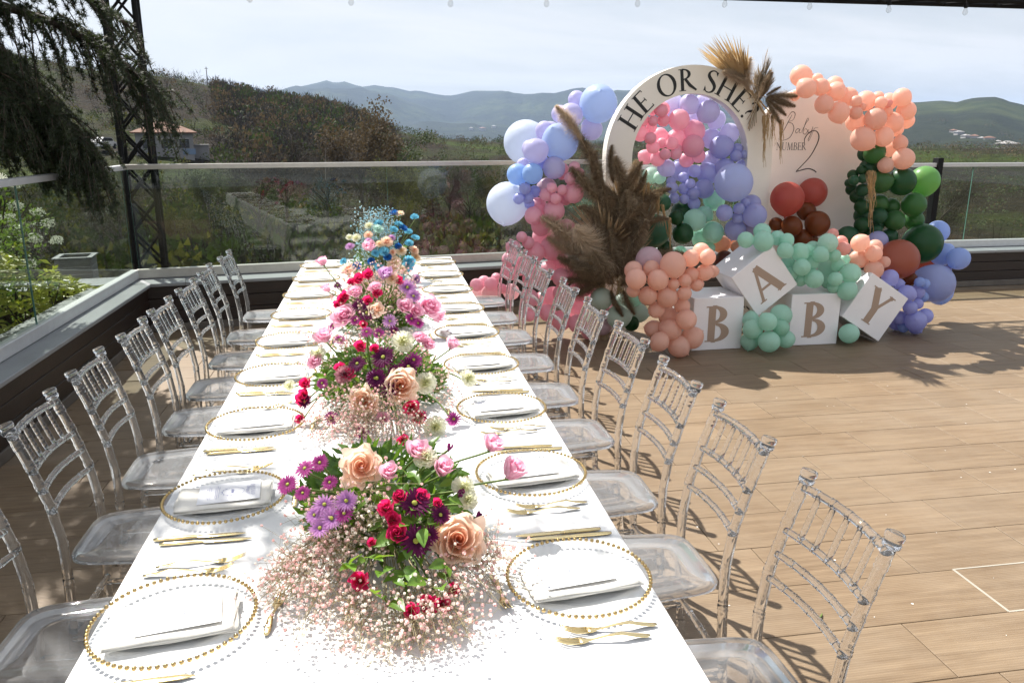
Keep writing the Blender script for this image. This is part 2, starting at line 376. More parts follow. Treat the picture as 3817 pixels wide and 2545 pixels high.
# ---------------- measured layout (metres)
HAZE_D = 0.85e-4
BALLOONS = {
 'left_blue': """1.155 6.45 1.242 0.046 peri; 1.209 6.45 1.32 0.051 peri; 1.241 6.5 1.246 0.051 peri; 1.271 6.45 1.442 0.087 skyblue; 1.31 6.55 1.291 0.05 peri; 1.166 6.57 1.432 0.09 skyblue; 1.462 6.5 1.486 0.094 lav; 1.596 6.5 1.903 0.101 lav; 1.306 6.5 1.621 0.104 lav; 1.523 6.56 1.693 0.154 lightblue; 1.826 6.5 1.997 0.157 lightblue; 1.268 6.57 1.191 0.045 peri; 1.393 6.61 1.526 0.054 peri; 1.228 6.66 1.508 0.055 lav; 1.678 6.64 2.036 0.072 lav; 1.54 6.65 1.919 0.072 lav; 1.292 6.66 1.64 0.072 lav; 1.423 6.72 1.789 0.077 lav; 1.502 6.85 1.776 0.088 lav; 1.803 6.6 1.797 0.09 lav; 1.097 6.68 1.185 0.177 whiteblue; 1.318 7 1.685 0.195 whiteblue""",
 'left_pink': """1.12 6.4 0.859 0.038 pink; 1.424 6.4 1.33 0.042 pink; 1.511 6.4 1.312 0.044 pink; 1.612 6.4 1.497 0.046 pink; 1.457 6.4 1.242 0.046 pink; 1.174 6.4 0.933 0.046 pink; 1.561 6.59 1.473 0.048 pink; 1.577 6.4 1.407 0.05 pink; 1.236 6.44 0.878 0.052 pink; 1.386 6.45 1.27 0.054 pink; 1.815 6.4 0.571 0.055 mauvepink; 1.666 6.45 1.443 0.045 pink; 1.789 6.45 0.464 0.046 pink; 1.073 6.45 0.74 0.06 pink; 1.125 6.51 0.825 0.066 pink; 1.905 6.45 0.124 0.074 mauvepink; 1.25 6.45 0.406 0.078 pink; 1.098 6.52 0.631 0.081 pink; 1.681 6.45 0.162 0.083 pink; 1.53 6.45 0.575 0.083 pink; 1.431 6.56 0.615 0.084 pink; 1.549 6.48 0.428 0.084 pink; 1.676 6.47 0.623 0.088 pink; 1.707 6.54 0.43 0.089 pink; 1.552 6.54 0.175 0.09 pink; 1.619 6.45 1.285 0.088 pink; 1.351 6.66 1.146 0.092 pink; 1.461 6.47 1.135 0.09 pink; 1.733 6.63 0.29 0.096 pink; 1.55 6.67 0.661 0.099 pink; 1.562 6.65 1.417 0.037 pink; 1.26 6.5 0.253 0.065 pink; 1.793 6.5 0.071 0.067 pink; 1.579 6.59 1.24 0.073 pink; 1.422 6.5 0.257 0.075 pink; 1.958 6.51 0.235 0.076 pink; 1.866 6.72 0.291 0.078 pink; 1.698 6.76 0.199 0.078 pink; 1.292 6.5 1.095 0.077 pink; 1.197 6.63 0.648 0.079 pink; 1.277 6.5 0.564 0.078 pink; 1.492 6.61 0.385 0.081 pink; 1.431 6.73 0.324 0.082 pink; 1.572 6.5 0.981 0.082 pink; 1.896 6.78 0.157 0.089 sage; 1.296 6.75 0.655 0.088 pink; 1.376 6.59 1.002 0.087 pink; 1.304 6.5 0.786 0.087 pink; 1.424 6.61 1.312 0.091 mauvepink; 1.423 6.72 0.893 0.099 pink; 1.473 6.55 0.812 0.111 pink""",
 'floor_pink': """0.963 6.75 0.481 0.059 pink; 0.969 6.83 0.383 0.079 pinkpale; 1.071 6.8 0.425 0.044 pink; 1.023 6.83 0.514 0.05 pink; 0.84 6.8 0.466 0.057 pink; 0.922 6.91 0.468 0.06 pink; 0.878 6.96 0.376 0.065 pinkpale; 1.16 6.85 0.383 0.074 pinkpale""",
 'arch_pink': """2.408 6.8 1.868 0.045 pink; 2.531 6.8 1.584 0.051 pink; 2.631 6.8 1.588 0.052 pink; 2.39 6.8 1.722 0.052 pink; 2.591 6.8 1.676 0.055 pink; 2.477 6.8 1.954 0.056 pink; 2.436 6.85 1.643 0.057 pink; 2.671 6.87 1.624 0.046 pink; 2.42 6.87 1.814 0.048 pink; 2.522 6.87 1.68 0.048 pink; 2.421 6.88 1.965 0.052 pink; 2.34 6.86 1.873 0.052 pink; 2.519 6.85 1.873 0.055 pink; 2.322 6.88 1.763 0.071 pink; 2.664 6.85 1.878 0.093 pink; 2.808 6.85 1.652 0.098 pink; 2.897 6.93 1.565 0.064 pink; 2.526 6.9 1.97 0.063 pink; 2.499 6.9 1.544 0.068 pink; 2.822 7.02 1.529 0.069 pink; 2.422 7 1.556 0.068 pink; 2.531 6.96 1.745 0.07 pink; 2.681 6.95 1.717 0.085 pink; 2.854 6.97 1.782 0.102 pink""",
 'arch_lav': """3.28 6.8 1.579 0.039 peri2; 2.734 6.8 1.191 0.044 peri2; 2.782 6.8 1.328 0.045 peri2; 2.752 6.87 1.277 0.051 peri2; 3.12 6.5 1.128 0.05 peri2; 2.612 6.8 1.292 0.053 peri2; 2.818 6.8 1.237 0.053 peri2; 3.197 6.8 1.569 0.053 peri2; 2.845 6.84 1.147 0.057 peri2; 2.989 6.5 1.092 0.072 peri2; 3.272 6.5 1.066 0.106 peri2; 3.054 6.5 1.351 0.166 lightlav; 2.629 6.88 1.34 0.044 peri2; 3.199 6.55 1.172 0.044 peri2; 3.235 6.86 1.631 0.047 peri2; 2.656 6.85 1.197 0.049 peri2; 3.139 6.55 1.041 0.051 peri2; 2.837 6.85 1.435 0.058 peri2; 3.309 6.65 1.151 0.084 peri2; 3.124 6.85 1.46 0.086 peri2; 3.309 6.85 1.454 0.086 peri2; 2.934 6.85 1.276 0.088 peri2; 3.161 6.63 0.932 0.095 peri2; 2.995 6.94 1.41 0.097 peri2; 2.812 7.14 1.432 0.101 peri2; 2.932 6.85 1.947 0.1 lav; 3.075 6.85 1.645 0.105 peri2; 2.753 6.9 1.376 0.049 peri2; 2.915 6.95 2.053 0.06 lav; 3.31 6.64 0.934 0.068 purple; 2.907 7.08 1.897 0.079 lav; 2.599 6.94 1.461 0.08 lav; 3.056 6.95 1.883 0.083 lav; 3.062 7.04 1.526 0.085 lav; 3.047 7.01 1.715 0.089 lav; 2.771 6.9 2.013 0.088 lav; 3.18 6.93 1.763 0.09 lav; 3.115 7.17 1.715 0.096 lav; 2.668 7.04 2.008 0.102 lav""",
 'arch_green': """2.152 6.62 1.194 0.042 green; 3.007 6.75 0.893 0.097 mint; 3.075 6.92 0.87 0.103 mint; 2.81 6.72 1.01 0.101 mint; 2.002 6.3 0.247 0.103 sage; 2.394 6.62 0.933 0.147 green; 2.371 6.67 1.266 0.057 green; 2.256 6.67 1.217 0.058 greendk; 2.931 6.86 0.83 0.064 mint; 2.617 6.67 1.042 0.067 greendk; 2.999 7.03 0.787 0.071 mint; 2.938 6.8 1.058 0.071 mint; 2.991 6.92 1.041 0.072 mint; 2.193 6.77 1.243 0.072 greendk; 2.156 6.35 0.391 0.07 mint; 2.48 6.67 1.172 0.076 green; 3.194 6.97 0.751 0.085 orange; 2.685 6.67 0.898 0.092 greendk; 2.763 6.92 1.069 0.094 greendk; 1.859 6.35 0.397 0.097 sage; 3.182 7.08 0.803 0.048 orange; 3.29 6.85 0.741 0.053 orange; 3.01 6.82 0.739 0.055 mint; 3.311 7.03 0.764 0.06 orange; 2.339 6.74 1.196 0.057 green; 2.575 7.03 1.371 0.059 mintlt; 2.729 6.82 0.706 0.061 mint; 2.259 6.72 0.809 0.063 greenmid; 2.544 6.72 0.764 0.068 greendk; 3.036 7.13 0.861 0.072 mint; 2.153 6.4 0.156 0.066 greendk; 2.479 6.8 1.228 0.072 greenmid; 2.387 6.8 1.028 0.078 greendk; 2.533 7.15 1.385 0.08 mintlt; 2.07 6.44 0.342 0.075 sage; 3.047 6.9 1.174 0.087 mint; 3.181 6.85 0.62 0.088 brownred; 2.367 6.93 1.103 0.088 greendk; 2.238 6.49 0.229 0.088 sage; 3.134 7.05 1.152 0.096 mint""",
 'peach_front': """2.277 5.78 0.617 0.048 peach; 2.367 5.78 0.642 0.053 peach; 2.441 5.84 0.677 0.058 peach; 2.371 5.78 0.539 0.058 peach; 2.546 5.78 0.821 0.063 peach; 2.553 5.84 0.691 0.067 peach; 2.185 5.78 0.154 0.076 peach; 2.4 5.78 0.326 0.083 peach; 1.967 5.78 0.667 0.082 peach; 2.147 5.78 0.653 0.084 peach; 2.245 5.82 0.507 0.086 peach; 2.296 5.85 0.23 0.087 peach; 2.367 5.83 0.093 0.089 peach; 2.272 5.8 0.766 0.103 peach; 2.415 5.85 0.572 0.036 peach; 2.647 5.9 0.687 0.052 peach; 2.496 5.84 0.593 0.053 peach; 1.972 5.85 0.56 0.053 peach; 2.399 5.88 0.416 0.065 peach; 2.179 5.87 0.395 0.067 peach; 2.133 5.9 0.723 0.068 peach; 2.429 5.83 0.808 0.07 peach; 2.197 5.96 0.212 0.075 peach; 2.087 5.83 0.521 0.075 peach; 2.324 5.98 0.307 0.081 peach; 2.511 5.91 0.139 0.093 peach; 2.54 5.9 0.851 0.069 peach; 1.989 5.92 0.711 0.073 peach; 2.164 6.06 0.767 0.11 mauvepink""",
 'mint_cubes': """3.786 5.98 0.577 0.06 mint; 3.307 5.98 0.829 0.067 mint; 3.625 5.98 0.788 0.069 mint; 3.469 5.98 0.686 0.073 mint; 3.477 6.05 0.804 0.076 mint; 3.59 5.98 0.584 0.079 mint; 3.907 5.98 0.473 0.081 mint; 3.944 6.02 0.615 0.087 mint; 3.802 6.03 0.494 0.048 mint; 3.783 6.03 0.768 0.055 mint; 3.524 6.08 0.558 0.055 mint; 3.354 6.05 0.907 0.057 mint; 3.579 6.12 0.802 0.059 mint; 3.889 6.13 0.672 0.059 mint; 3.322 6.16 0.909 0.064 mint; 3.595 6.06 0.704 0.064 mint; 3.719 6.04 0.874 0.082 mintlt; 3.132 6.03 0.903 0.085 mint; 3.885 6.26 0.615 0.092 mint; 3.975 6.18 0.708 0.049 mint; 3.801 6.12 0.521 0.054 mintdk; 3.422 6.08 0.609 0.064 mint; 3.676 6.19 0.806 0.067 mint; 3.001 6.08 0.91 0.068 mint; 3.176 6.15 0.966 0.072 mint; 3.458 6.19 0.666 0.073 mint""",
 'mint_floor': """3.099 5.78 0.28 0.076 mint; 3.019 5.87 0.201 0.08 mint; 3.125 5.78 0.113 0.089 mint; 3.056 5.99 0.252 0.07 mint; 3.247 5.83 0.212 0.068 mintdk; 3.318 5.86 0.105 0.075 mint; 3.036 5.94 0.081 0.077 mint; 3.298 5.94 0.292 0.092 mint""",
 'mint_single': """3.947 5.95 0.105 0.084 mint""",
 'peach_top': """4.159 6.55 2.033 0.049 peach; 4.397 6.55 2.023 0.053 peach; 4.17 6.55 1.937 0.057 peach; 4.516 6.55 1.487 0.071 peach; 3.861 6.55 2.006 0.081 peach; 4.461 6.55 1.734 0.086 peach; 3.681 6.55 2.138 0.085 peach; 4.006 6.55 1.939 0.092 peach; 4.684 6.55 1.542 0.095 peach; 4.363 6.55 1.886 0.098 peach; 4.265 6.55 1.716 0.105 peach; 4.499 6.6 2.021 0.038 coral; 4.248 6.6 1.987 0.04 peach; 4.522 6.62 1.953 0.043 peach; 4.668 6.6 1.678 0.066 peach; 3.841 6.6 2.151 0.075 peach; 4.668 6.73 1.629 0.079 peach; 4.631 6.6 2.072 0.08 peach; 4.142 6.66 2.075 0.081 peach; 3.991 6.6 2.117 0.083 peach; 4.25 6.67 1.865 0.085 peach; 4.723 6.65 1.959 0.085 peach; 4.328 6.67 2.041 0.088 peach; 4.597 6.64 1.856 0.092 peach; 3.685 6.67 2.247 0.091 peach; 3.632 6.65 2.08 0.047 peach; 3.86 6.7 2.22 0.052 peach; 4.452 6.68 2.074 0.053 peach; 4.699 6.73 1.801 0.069 peach; 4.807 6.76 1.877 0.077 peach; 4.041 6.72 2.178 0.076 peach; 4.603 6.74 2.04 0.078 peach""",
 'green_right': """4.335 6.6 1.367 0.041 green; 4.252 6.6 1.353 0.047 green; 4.539 6.6 0.904 0.049 green; 4.548 6.6 1.03 0.071 green; 4.58 6.67 1.143 0.079 greenmid; 4.706 6.6 0.987 0.093 greenmid; 4.444 6.63 1.593 0.095 greenmid; 4.521 6.6 1.337 0.101 greenmid; 4.885 6.6 1.128 0.11 greenmid; 4.731 6.6 1.339 0.126 greendk2; 5.021 6.6 0.766 0.179 greendk2; 4.258 6.68 1.325 0.039 greendk; 4.348 6.65 1.441 0.044 greendk; 4.306 6.71 1.395 0.049 greendk; 4.381 6.65 1.263 0.059 green; 4.6 6.68 0.946 0.061 green; 4.391 6.74 1.198 0.064 greendk; 4.394 6.65 1.113 0.069 greendk; 4.518 6.69 0.841 0.07 greendk; 4.452 6.78 1.58 0.069 green; 4.415 6.65 0.947 0.072 greendk; 4.728 6.7 1.104 0.076 greenmid; 4.71 6.65 0.836 0.076 green; 4.483 6.75 1.022 0.085 green; 4.467 6.72 1.457 0.084 green; 5.009 6.74 0.967 0.093 greenmid; 4.282 6.65 0.839 0.099 green; 4.394 6.84 1.255 0.056 greendk; 5.034 6.7 1.336 0.137 greenlt""",
 'terracotta': """3.732 6.68 0.944 0.094 brown; 3.985 6.68 0.963 0.113 brown; 3.665 6.68 1.194 0.152 terra; 3.711 6.73 0.795 0.07 brown; 3.959 6.84 1.057 0.088 brown; 3.884 6.73 0.82 0.087 brown; 3.63 6.78 0.952 0.064 brown; 4.008 6.81 0.79 0.071 brown; 4.045 6.92 1.224 0.135 terra""",
 'rust_blue': """4.752 6.35 0.484 0.063 brown; 3.894 6.08 0.817 0.059 coral; 4.624 6.12 0.27 0.061 peri3; 4.181 6.08 0.767 0.071 peach; 4.391 6.12 0.547 0.072 peri3; 4.575 6.12 0.399 0.075 peri3; 4.199 6.08 0.625 0.08 peach; 4.13 6.2 0.707 0.084 peach; 4.698 6.12 0.147 0.094 peri3; 4.614 6.35 0.666 0.179 rust; 4.722 6.17 0.487 0.045 blue; 4.799 6.2 0.464 0.045 blue; 3.812 6.13 0.94 0.045 coral; 4.734 6.17 0.29 0.047 peri3; 4.536 6.2 0.472 0.051 peri3; 4.326 6.13 0.683 0.051 peach; 3.921 6.17 0.863 0.054 coral; 4.77 6.21 0.067 0.063 peri3; 4.621 6.24 0.151 0.064 peri3; 4.778 6.26 0.379 0.068 peri3; 4.831 6.18 0.174 0.068 peri3; 4.073 6.13 0.854 0.075 peach; 5.263 6.4 0.648 0.102 blue; 5.263 6.62 0.656 0.109 blue; 5.193 6.81 0.557 0.137 rust; 5.053 6.4 0.426 0.176 blue2; 5.213 6.47 0.532 0.044 peri2; 4.864 6.28 0.326 0.046 blue; 4.671 6.24 0.062 0.048 blue; 5.386 6.7 0.69 0.054 blue; 4.689 6.35 0.074 0.07 peri3; 4.25 6.18 0.805 0.068 peach; 4.497 6.51 0.812 0.094 peri2; 5.246 6.7 0.861 0.105 blue; 5.245 6.56 0.306 0.119 blue""",
}
FLOWERS = {
 'front': """roseopen peach -0.043 1.688 1.021 0.0466; rosebud pink 0.018 1.666 1.01 0.0266; rose pink 0.088 1.728 1.033 0.0286; carnation white 0.104 1.71 1.021 0.0285; rosebud pink 0.144 1.694 0.999 0.0315; rosebud pink 0.287 1.88 0.975 0.035; rosebud pink 0.335 1.843 0.914 0.0393; carnation white 0.188 1.669 0.96 0.0283; carnation white 0.195 1.646 0.937 0.0241; mum magenta -0.173 1.732 1.006 0.0261; mum magenta -0.138 1.728 1.019 0.0241; mum magenta -0.212 1.716 0.976 0.0259; mum magenta -0.175 1.673 0.972 0.0196; mum magenta -0.114 1.669 0.995 0.0196; mum lavender -0.077 1.621 0.97 0.0288; mum lavender -0.125 1.629 0.961 0.0269; mum lavender -0.109 1.601 0.941 0.0266; mum lavender -0.135 1.595 0.923 0.0266; mum lavender -0.147 1.62 0.942 0.023; mum magenta -0.082 1.602 0.95 0.0229; mum purple 0.072 1.608 0.959 0.0368; mum purple 0.128 1.599 0.93 0.0272; mum purple 0.07 1.554 0.895 0.0379; mum purple 0.099 1.565 0.901 0.0249; spray hotpink 0.008 1.598 0.958 0.0191; spray hotpink 0.023 1.58 0.938 0.019; spray hotpink 0.031 1.56 0.913 0.0236; spray hotpink 0.09 1.623 0.968 0.0166; spray hotpink 0.039 1.617 0.973 0.0155; spray hotpink 0.123 1.617 0.95 0.0127; spray hotpink -0.025 1.552 0.902 0.0103; roseopen peach 0.164 1.576 0.876 0.0602; spray hotpink -0.052 1.511 0.802 0.0204; spray hotpink 0.088 1.443 0.775 0.02; spray hotpink 0.118 1.438 0.775 0.0173; spray hotpink 0.051 1.425 0.775 0.0161; spray hotpink 0.145 1.488 0.775 0.0141; bud purple 0.219 1.631 0.901 0.009; bud purple 0.164 1.761 1.022 0.0084; bud purple 0.178 1.649 0.952 0.009""",
 'second': """roseopen peach 0.068 2.609 0.913 0.0707; roseopen peach -0.059 2.586 0.873 0.055; carnation white 0.156 2.649 0.904 0.0384; carnation white 0.084 2.734 1.036 0.042; carnation white -0.219 2.8 0.986 0.033; carnation white 0.335 2.909 0.833 0.0374; carnation white -0.353 2.999 0.809 0.0253; carnation white 0.181 2.553 0.775 0.0421; mum purple 0.013 2.671 1 0.0471; mum purple 0.058 2.632 0.949 0.0393; mum purple 0.099 2.659 0.964 0.0367; mum purple -0.012 2.618 0.941 0.039; mum magenta 0.119 2.687 0.981 0.0339; mum purple -0.27 2.739 0.829 0.0342; mum magenta 0.251 2.62 0.775 0.0278; mum purple -0.077 2.667 0.982 0.0333; mum magenta -0.042 2.771 1.069 0.0249; mum purple 0.132 2.591 0.804 0.0273; mum magenta -0.07 2.545 0.775 0.0266; mum purple 0.031 2.596 0.904 0.0329; mum magenta -0.202 2.694 0.909 0.0229; rose pink -0.197 2.857 1.037 0.0399; rose pink -0.227 2.781 0.964 0.0359; rosebud pink 0.279 2.92 0.97 0.0302; rose pink 0.179 2.776 1.009 0.0318; rose pink 0.149 2.785 1.036 0.0318; spray hotpink -0.064 2.718 1.03 0.023; spray hotpink -0.108 2.653 0.951 0.0241; spray hotpink -0.275 2.753 0.841 0.0281; spray hotpink -0.266 2.768 0.888 0.0234; spray hotpink 0.102 2.586 0.837 0.0286; spray hotpink 0.127 2.588 0.798 0.0258; spray hotpink -0.286 2.71 0.775 0.0186; spray hotpink 0.067 2.447 0.775 0.0201; spray hotpink -0.138 2.683 0.964 0.0197; spray hotpink -0.016 2.7 1.025 0.0168; mum lavender -0.019 2.619 0.941 0.03; carnation dustypink -0.123 2.658 0.947 0.0362; rose pink 0.004 2.559 0.816 0.0268; mum magenta -0.174 2.62 0.804 0.0271""",
 'third': """rose pink -0.172 3.834 0.893 0.0683; rose pink 0.249 3.932 0.901 0.0756; rosebud pink 0.296 3.979 0.838 0.0498; rose pink -0.015 3.866 1.023 0.0387; rosebud pink -0.294 4.288 1.095 0.0374; rosebud pink -0.264 4.074 0.987 0.0314; rosebud lilac 0.039 3.94 1.074 0.0481; rose peach -0.013 3.784 0.926 0.0487; mum purple -0.096 3.817 0.944 0.0425; mum purple -0.061 3.786 0.915 0.0466; mum lavender 0.048 3.762 0.875 0.0403; mum magenta 0.155 3.809 0.871 0.0345; mum lavender 0.142 3.908 1.01 0.0525; mum lavender 0.172 3.891 0.968 0.0393; mum magenta 0.187 3.825 0.844 0.0325; rose pink 0.125 3.822 0.929 0.0516; rose pink 0.179 3.844 0.9 0.0478; spray hotpink -0.093 3.936 1.056 0.0304; spray hotpink -0.049 3.94 1.072 0.0327; spray hotpink -0.13 3.938 1.04 0.0239; spray hotpink -0.181 3.891 0.958 0.0259; spray hotpink -0.008 3.839 0.997 0.0257; spray hotpink -0.051 3.82 0.968 0.0255; spray hotpink 0.1 3.919 1.043 0.0284; spray hotpink -0.166 3.895 0.978 0.0259; spray hotpink -0.204 3.896 0.935 0.0216; mum purple -0.204 3.992 1.016 0.0264; rose pink -0.278 3.926 0.793 0.0394; mum magenta -0.229 3.867 0.837 0.0259; rose pink -0.115 3.879 1.002 0.0473; mum magenta -0.119 3.791 0.879 0.0297; carnation cream 0.068 3.92 1.055 0.0349; mum magenta -0.199 3.819 0.777 0.03; spray hotpink -0.078 3.765 0.862 0.0211; mum purple 0.067 3.75 0.827 0.0297; mum magenta -0.007 3.74 0.821 0.0295""",
 'blue': """carnation blue 0.123 5.738 1.206 0.0375; carnation cream 0.163 5.734 1.202 0.0344; carnation teal 0.012 5.522 1.162 0.0331; carnation teal 0.267 5.719 1.18 0.0313; carnation white -0.056 5.507 1.147 0.033; carnation palemint 0.005 5.458 1.128 0.0387; carnation teal 0.152 5.631 1.139 0.0308; carnation blue 0.181 5.625 1.112 0.0339; carnation teal 0.114 5.5 1.118 0.0301; carnation teal 0.22 5.723 1.075 0.0315; carnation teal 0.268 5.712 1.034 0.0315; carnation white -0.191 5.531 1.066 0.0271; carnation white -0.144 5.462 1.071 0.0327; carnation peach -0.061 5.423 1.092 0.0326; carnation lilac -0.188 5.453 1.014 0.0327; carnation lilac -0.059 5.383 1.055 0.0294; rosebud pink -0.058 5.355 1.024 0.0557; carnation peach 0.059 5.376 1.048 0.0472; carnation cream 0.012 5.359 1.039 0.0294; carnation blue 0.138 5.395 1.014 0.0297; carnation teal 0.216 5.514 1.02 0.0304; carnation teal 0.039 5.326 0.99 0.0381; carnation peach 0.097 5.342 0.981 0.0295; carnation cream 0.157 5.389 0.984 0.0387; carnation peach 0.245 5.515 0.968 0.0397; carnation cream 0.258 5.498 0.918 0.0366; carnation teal 0.208 5.401 0.909 0.048; carnation cream 0.103 5.311 0.917 0.0529; carnation teal 0.191 5.366 0.879 0.0417; carnation teal -0.237 5.45 0.913 0.0268; carnation teal 0 5.276 0.893 0.0321; carnation blue -0.047 5.297 0.932 0.0292; rose peach -0.205 5.378 0.87 0.0473; carnation blue -0.144 5.33 0.9 0.0293; carnation lilac 0.096 5.419 1.071 0.0268; carnation peach 0.086 5.288 0.877 0.041; rose pink 0.028 5.268 0.861 0.0467; carnation teal 0.143 5.305 0.822 0.0295; carnation lilac 0.25 5.422 0.783 0.0364; carnation cream 0.16 5.329 0.862 0.0355; carnation teal -0.019 5.318 0.981 0.0292; carnation blue 0.061 5.312 0.956 0.0293""",
}
